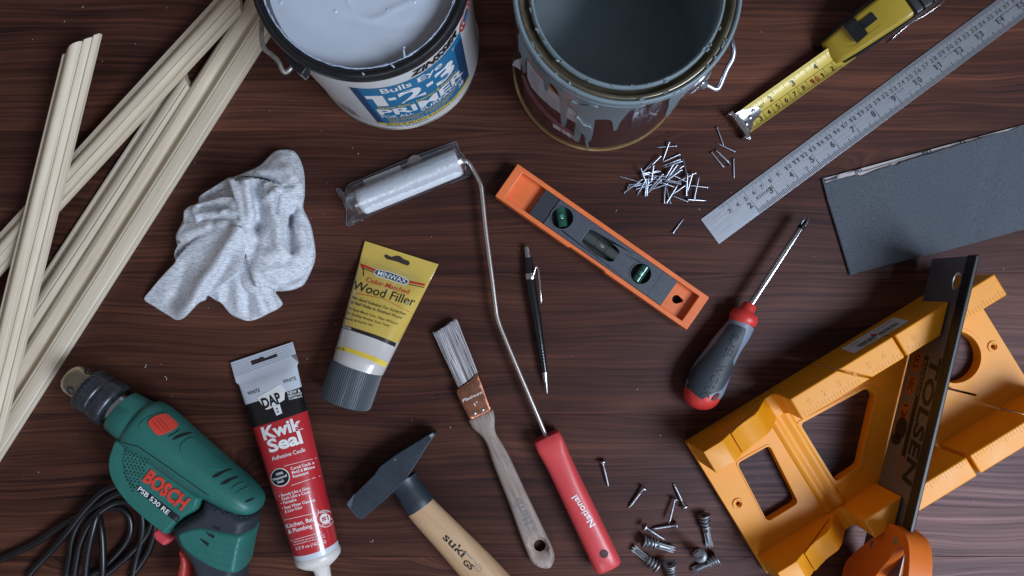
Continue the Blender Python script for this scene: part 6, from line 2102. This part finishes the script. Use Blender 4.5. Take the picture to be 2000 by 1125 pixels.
# mode switch
patch('switch_plate', smooth_poly([(272, 836), (276, 826), (292, 814), (318, 806), (336, 816), (350, 832), (338, 846), (310, 856), (288, 850)], 3), bt_, m_green, dri, parent=barrel, off=0.0002, thick=0.0006, step=5, smooth=70)
sp_ = smooth_poly([(290, 829), (293, 822), (303, 815), (321, 811), (332, 818), (346, 833), (334, 842), (312, 851), (300, 843)], 2)
sw_ = patch('mode_switch', sp_, bt_, m_dred, dri, parent=barrel, off=0.0008, thick=0.0016, step=4, smooth=50)
swt = bvh(sw_)
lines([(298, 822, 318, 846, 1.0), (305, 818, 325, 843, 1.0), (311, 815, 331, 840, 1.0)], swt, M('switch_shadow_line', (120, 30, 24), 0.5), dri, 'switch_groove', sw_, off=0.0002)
# lock button and trigger
V, F = pillow_geo(resample(rounded([(303, 1038), (308, 1029), (316, 1027), (341, 1046), (342, 1051), (328, 1063), (322, 1061), (308, 1050)], 3), 3), 3.4, 3.2, 1.1, 6, step=3, insets=(.7, 2, 4))
mk('lock_button', V, F, M('button_rose', (196, 66, 74), 0.42), dri, smooth=60)
V, F = pillow_geo(resample(smooth_poly([(354, 1068), (364, 1072), (372, 1082), (375, 1098), (371, 1125), (360, 1160), (340, 1158), (350, 1115), (355, 1090)], 3), 4), 3.4, 3.2, 1.2, 8, step=4, insets=(.7, 2, 4))
mk('trigger', V, F, M('trigger_rust', (160, 50, 40), 0.45), dri, smooth=60)
# cable in loose coils
def D5(x, y, z):
    return W(x / 5, 900 + y / 5, z)
loops = [
 [(-60, 1000, .4), (0, 965, .4), (350, 800, .45), (560, 660, .6), (740, 560, .9), (920, 470, .9), (1100, 455, .7), (1200, 480, .6), (1265, 560, .5), (1275, 680, .45), (1230, 800, .45), (1120, 930, .4), (1000, 1040, .4), (800, 1180, .4)],
 [(260, 1160, .4), (330, 1060, .45), (480, 900, .6), (640, 720, 1.0), (780, 540, 1.3), (900, 400, 1.5), (1030, 290, 1.6), (1180, 235, 1.5), (1300, 240, 1.6), (1420, 330, 1.4)],
 [(640, 1160, .5), (680, 960, .6), (700, 800, .7), (745, 660, .9), (840, 520, 1.2), (980, 420, 1.6), (1120, 330, 1.7), (1260, 300, 1.6), (1400, 360, 1.3)],
 [(720, 1160, 1.3), (745, 1000, 1.4), (790, 800, 1.5), (880, 610, 1.7), (1000, 480, 1.7), (1140, 405, 1.5), (1280, 410, 1.3), (1370, 480, 1.0), (1395, 620, .8), (1375, 800, .6), (1330, 960, .5), (1290, 1160, .5)],
 [(830, 1160, 2.0), (845, 1000, 2.1), (870, 830, 2.2), (905, 680, 2.2), (940, 560, 2.0), (1000, 470, 1.4), (1080, 430, 1.0)],
 [(1000, 1160, 1.5), (1005, 1000, 1.6), (1000, 800, 1.6), (985, 650, 1.5), (960, 540, 1.2), (900, 470, .8)],
 [(1000, 1140, .4), (1130, 1030, .4), (1280, 900, .5), (1420, 740, .6), (1480, 600, .6), (1490, 480, .7)],
 [(1270, 1140, .4), (1380, 1000, .4), (1460, 860, .4), (1510, 700, .5), (1530, 560, .8)]]
VV, FF = [], []
for lp in loops:
    v, f = tube_geo(spline([D5(*q) for q in lp], 8), 0.0034, 12)
    VV, FF = merge((VV, FF), (v, f))
mk('power_cord', VV, FF, m_cord, dri, smooth=60)

# ================================================================== RAG
m_cloth = bpy.data.materials.new('heather_jersey')
m_cloth.use_nodes = True
nt = m_cloth.node_tree
b = nt.nodes['Principled BSDF']
b.inputs['Roughness'].default_value = 0.92
b.inputs['Specular IOR Level'].default_value = 0.15
b.inputs['Sheen Weight'].default_value = 0.25
tc = nt.nodes.new('ShaderNodeTexCoord')
mp = nt.nodes.new('ShaderNodeMapping')
mp.inputs['Rotation'].default_value = (0, 0, 0.35)
mp.inputs['Scale'].default_value = (170, 1000, 400)
n1 = nt.nodes.new('ShaderNodeTexNoise'); n1.inputs['Scale'].default_value = 1; n1.inputs['Detail'].default_value = 4; n1.inputs['Roughness'].default_value = 0.7
cr = nt.nodes.new('ShaderNodeValToRGB')
cr.color_ramp.elements[0].position = 0.34; cr.color_ramp.elements[0].color = lin((150, 155, 167))
cr.color_ramp.elements[1].position = 0.58; cr.color_ramp.elements[1].color = lin((210, 213, 220))
bp = nt.nodes.new('ShaderNodeBump'); bp.inputs['Strength'].default_value = 0.1; bp.inputs['Distance'].default_value = 0.0006
nt.links.new(tc.outputs['Object'], mp.inputs[0]); nt.links.new(mp.outputs[0], n1.inputs['Vector'])
nt.links.new(n1.outputs['Fac'], cr.inputs[0]); nt.links.new(cr.outputs[0], b.inputs['Base Color'])
nt.links.new(n1.outputs['Fac'], bp.inputs['Height']); nt.links.new(bp.outputs[0], b.inputs['Normal'])

rag_o = [(281, 584), (294, 566), (307, 550), (325, 530), (342, 511.5), (340, 499.7), (342, 488), (346, 479.5), (343.6, 459), (357, 432), (359.5, 412), (370, 403), (386.5, 396.7), (388, 388), (391.6, 381.5), (412, 368), (445.7, 347.7), (452, 347), (463, 343), (476, 337.6), (506.5, 324), (526.8, 303.8), (540, 294), (553.8, 292), (574, 295.3), (587.6, 317), (593.6, 344), (594, 381.5), (591, 405), (600, 425), (607.8, 445.7), (615, 486), (614, 508), (607.8, 526.8), (594, 553.8), (582, 562), (567, 567), (550, 569), (537, 569.5), (545, 582), (551, 594), (540, 604.5), (524, 612), (506.5, 621), (486, 627), (468, 622), (452, 614.6), (442, 604.5), (432, 592), (420, 586), (412, 580), (404, 578), (400, 586), (388, 591), (375, 604), (358, 621), (344, 624.7), (332, 618), (320.7, 611), (297, 596)]
rag_o = resample(smooth_poly(rag_o, 3), 2.0)
V2, F2 = fill(rag_o, 2.0, (0.8, 1.6))
X = np.array([v[0] for v in V2]); Y = np.array([v[1] for v in V2])
wx = np.array([noise.noise(Vector((x * 0.02, y * 0.02, 3))) for x, y in V2]) * 5
wy = np.array([noise.noise(Vector((x * 0.02, y * 0.02, 9))) for x, y in V2]) * 5
Xw, Yw = X + wx, Y + wy
dO = np.maximum(poly_sd(X, Y, rag_o), 0)
def round_in(d, r):
    return np.sqrt(np.clip(1 - (1 - np.clip(d / r, 0, 1)) ** 2, 0, 1))
def ridge(x0, y0, x1, y1, a, w):
    return 1.15 * a * np.exp(-(seg_dist(Xw, Yw, x0, y0, x1, y1) / (0.85 * w)) ** 2)
def layer(poly, base, h, r, plane=(0, 0), c=(0, 0), folds=()):
    d = poly_sd(X, Y, smooth_poly(poly, 4))
    z = base + h * round_in(d, r) + plane[0] * (X - c[0]) / 100 + plane[1] * (Y - c[1]) / 100
    for f in folds:
        z = z + ridge(*f) * np.clip(d / 4, 0, 1)
    return np.where(d > 0, z, -9)
Z = 0.10 + 0.28 * round_in(dO, 7)
# lower left flap: a dark facet that looks left and a ridge that runs up to the heart of the heap
Z = np.maximum(Z, layer([(278, 584), (342, 508), (380, 470), (440, 440), (480, 450), (472, 520), (430, 560), (390, 596), (358, 625), (342, 628), (316, 612)], 0.15, 0.3, 5, (1.5, -1.0), (290, 590),
     [(470, 440, 356, 612, 1.0, 18), (366, 520, 334, 592, -0.25, 12), (445, 505, 392, 590, -0.6, 13)]))
# lower flap with its fan of creases
Z = np.maximum(Z, layer([(414, 560), (432, 535), (470, 520), (505, 540), (540, 566), (553, 594), (540, 606), (508, 622), (486, 629), (452, 616), (430, 595), (416, 578)], 0.1, 0.6, 8, (0.3, -2.2), (480, 618),
     [(484, 575, 486, 628, -0.3, 6), (500, 570, 510, 612, .35, 9), (462, 548, 468, 606, .4, 11), (528, 572, 538, 602, -0.3, 6), (446, 565, 438, 590, -0.2, 6), (424, 560, 428, 590, .3, 6), (512, 560, 530, 606, .2, 6)]))
Z = np.maximum(Z, layer([(398, 585), (404, 560), (420, 552), (426, 570), (418, 590), (406, 594)], 0.1, 0.7, 7))
Z = np.maximum(Z, layer([(458, 486), (496, 480), (506, 530), (512, 560), (496, 572), (474, 556)], 2.3, 0.5, 8))
# left folds, from the bottom one up: each one a lip lying over the one before
Z = np.maximum(Z, layer([(340, 500), (343, 484), (356, 470), (390, 462), (440, 448), (470, 452), (440, 474), (420, 492), (398, 523), (372, 522), (352, 514)], 1.0, 0.6, 5, (2.2, -0.4), (345, 500), [(350, 496, 384, 474, -1.2, 8), (372, 520, 400, 520, .3, 5), (402, 512, 436, 462, .5, 8), (420, 480, 400, 500, -.25, 6)]))
Z = np.maximum(Z, layer([(343, 462), (352, 443), (364, 434), (410, 430), (458, 428), (472, 440), (466, 462), (440, 452), (420, 460), (396, 474), (366, 476), (350, 470)], 1.5, 0.6, 5, (2.0, -0.9), (350, 462), [(360, 456, 405, 443, .4, 8), (400, 464, 445, 444, -0.5, 7), (424, 438, 462, 440, .4, 6), (372, 470, 396, 468, -.2, 5)]))
Z = np.maximum(Z, layer([(358, 436), (358, 414), (372, 402), (400, 394), (440, 384), (462, 392), (470, 430), (440, 432), (400, 432), (372, 436)], 1.8, 0.6, 5, (1.9, -0.8), (365, 418), [(384, 430, 380, 406, .55, 6), (392, 402, 446, 404, -0.6, 7), (388, 420, 460, 416, .45, 7), (432, 418, 454, 398, .4, 6), (366, 420, 376, 404, -.2, 5)]))
Z = np.maximum(Z, layer([(388, 398), (391, 380), (412, 367), (446, 346), (466, 352), (470, 384), (440, 392), (410, 396)], 1.5, 0.5, 5, (1.8, 0.5), (395, 380), [(402, 386, 450, 360, -0.5, 6), (424, 370, 438, 392, -0.45, 4.5), (420, 370, 452, 388, .4, 5)]))
# the back hump at the top
Z = np.maximum(Z, layer([(470, 342), (506, 324), (527, 303), (540, 293), (556, 290), (576, 294), (589, 317), (595, 344), (594, 372), (560, 366), (520, 350), (488, 346)], 0.4, 1.6, 18, (0.4, 2.4), (540, 312), [(545, 298, 568, 345, .4, 12), (505, 338, 560, 326, .25, 10), (575, 310, 585, 350, -.3, 7)]))
# the big drape on the right
Z = np.maximum(Z, layer([(446, 350), (452, 346), (464, 352), (480, 346), (512, 350), (552, 358), (580, 352), (592, 350), (595, 381), (592, 405), (604, 425), (610, 446), (617, 486), (615, 508), (609, 527), (595, 555), (582, 563), (567, 568), (537, 566), (520, 559), (506, 563), (496, 556), (488, 530), (478, 490), (466, 440), (456, 385)], 3.0, 1.5, 11, (-1.5, -0.2), (490, 450),
     [(480, 352, 494, 425, .6, 12), (503, 360, 503, 445, -1.2, 13), (503, 445, 490, 505, -0.6, 12), (530, 380, 548, 480, .8, 16), (542, 378, 539, 414, -0.8, 5), (514, 390, 540, 372, .45, 7), (556, 366, 590, 352, -0.6, 7), (592, 352, 586, 380, -0.5, 7), (578, 400, 566, 440, -0.6, 7), (568, 425, 571, 490, -1.2, 9), (588, 445, 600, 485, .4, 8), (530, 500, 585, 490, .5, 15), (505, 475, 560, 502, -0.3, 9), (520, 532, 572, 520, .35, 12), (510, 547, 540, 560, -0.5, 7), (490, 540, 501, 558, .5, 6), (545, 560, 604, 528, -.4, 7), (575, 440, 594, 500, .3, 7), (520, 360, 518, 380, .3, 5), (470, 380, 484, 470, -.2, 5)]))
fine = np.array([noise.noise(Vector((x * 0.045, y * 0.045, 1))) * 0.10 + noise.noise(Vector((x * 0.10 + y * 0.06, y * 0.05, 2))) * 0.035 + noise.noise(Vector((x * 0.2, y * 0.2, 5))) * 0.02 for x, y in V2])
Z = Z + fine * np.clip(dO / 10, 0, 1)
Z = np.minimum(Z, 0.25 + 6.0 * round_in(dO, np.where(X > 470, 20, 9)))
E_ = {tuple(sorted((f[i], f[(i + 1) % 3]))) for f in F2 for i in range(3)}
E_ = np.array(sorted(E_))
deg = np.bincount(E_.ravel(), minlength=len(X)).astype(float)
for k_ in range(14):
    # smooth inside each fold, keep the lips where one fold lies over another
    dz = Z[E_[:, 1]] - Z[E_[:, 0]]
    w_ = np.exp(-(dz / 0.16) ** 2)
    s_ = np.zeros_like(Z); n_ = np.full_like(Z, 1e-6)
    np.add.at(s_, E_[:, 0], w_ * dz); np.add.at(n_, E_[:, 0], w_)
    np.add.at(s_, E_[:, 1], -w_ * dz); np.add.at(n_, E_[:, 1], w_)
    Z = np.where(dO > 1, Z + 0.6 * s_ / np.maximum(n_, 1.0), Z)
Z = np.maximum(Z, 0.06)
base = [W(x, y, z) for (x, y), z in zip(V2, Z)]
rc2 = W(450, 460)
V = [Vector((q.x, q.y, max(z, 0.05) * CM)) for q, z in zip(base, Z)]
n_ = len(V)
Vb = [Vector((q.x, q.y, 0.0004)) for q in base]
cnt = set()
for f in F2:
    for i in range(3):
        cnt.add((f[i], f[(i + 1) % 3]))
edge = [(a_, b_) for a_, b_ in cnt if (b_, a_) not in cnt]
ei = sorted({i for e_ in edge for i in e_})
re_ = {o: n_ + k for k, o in enumerate(ei)}
FF = [list(f) for f in F2] + [[b_, a_, re_[a_], re_[b_]] for a_, b_ in edge]
rag = mk('cloth_rag', V + [Vb[i] for i in ei], FF, m_cloth, smooth=75, loc=Vector((rc2.x, rc2.y, 0)), rot=0.0)
tag(rag, 'crumpled pale grey heather cotton rag lying beside the mouldings', 'rag')
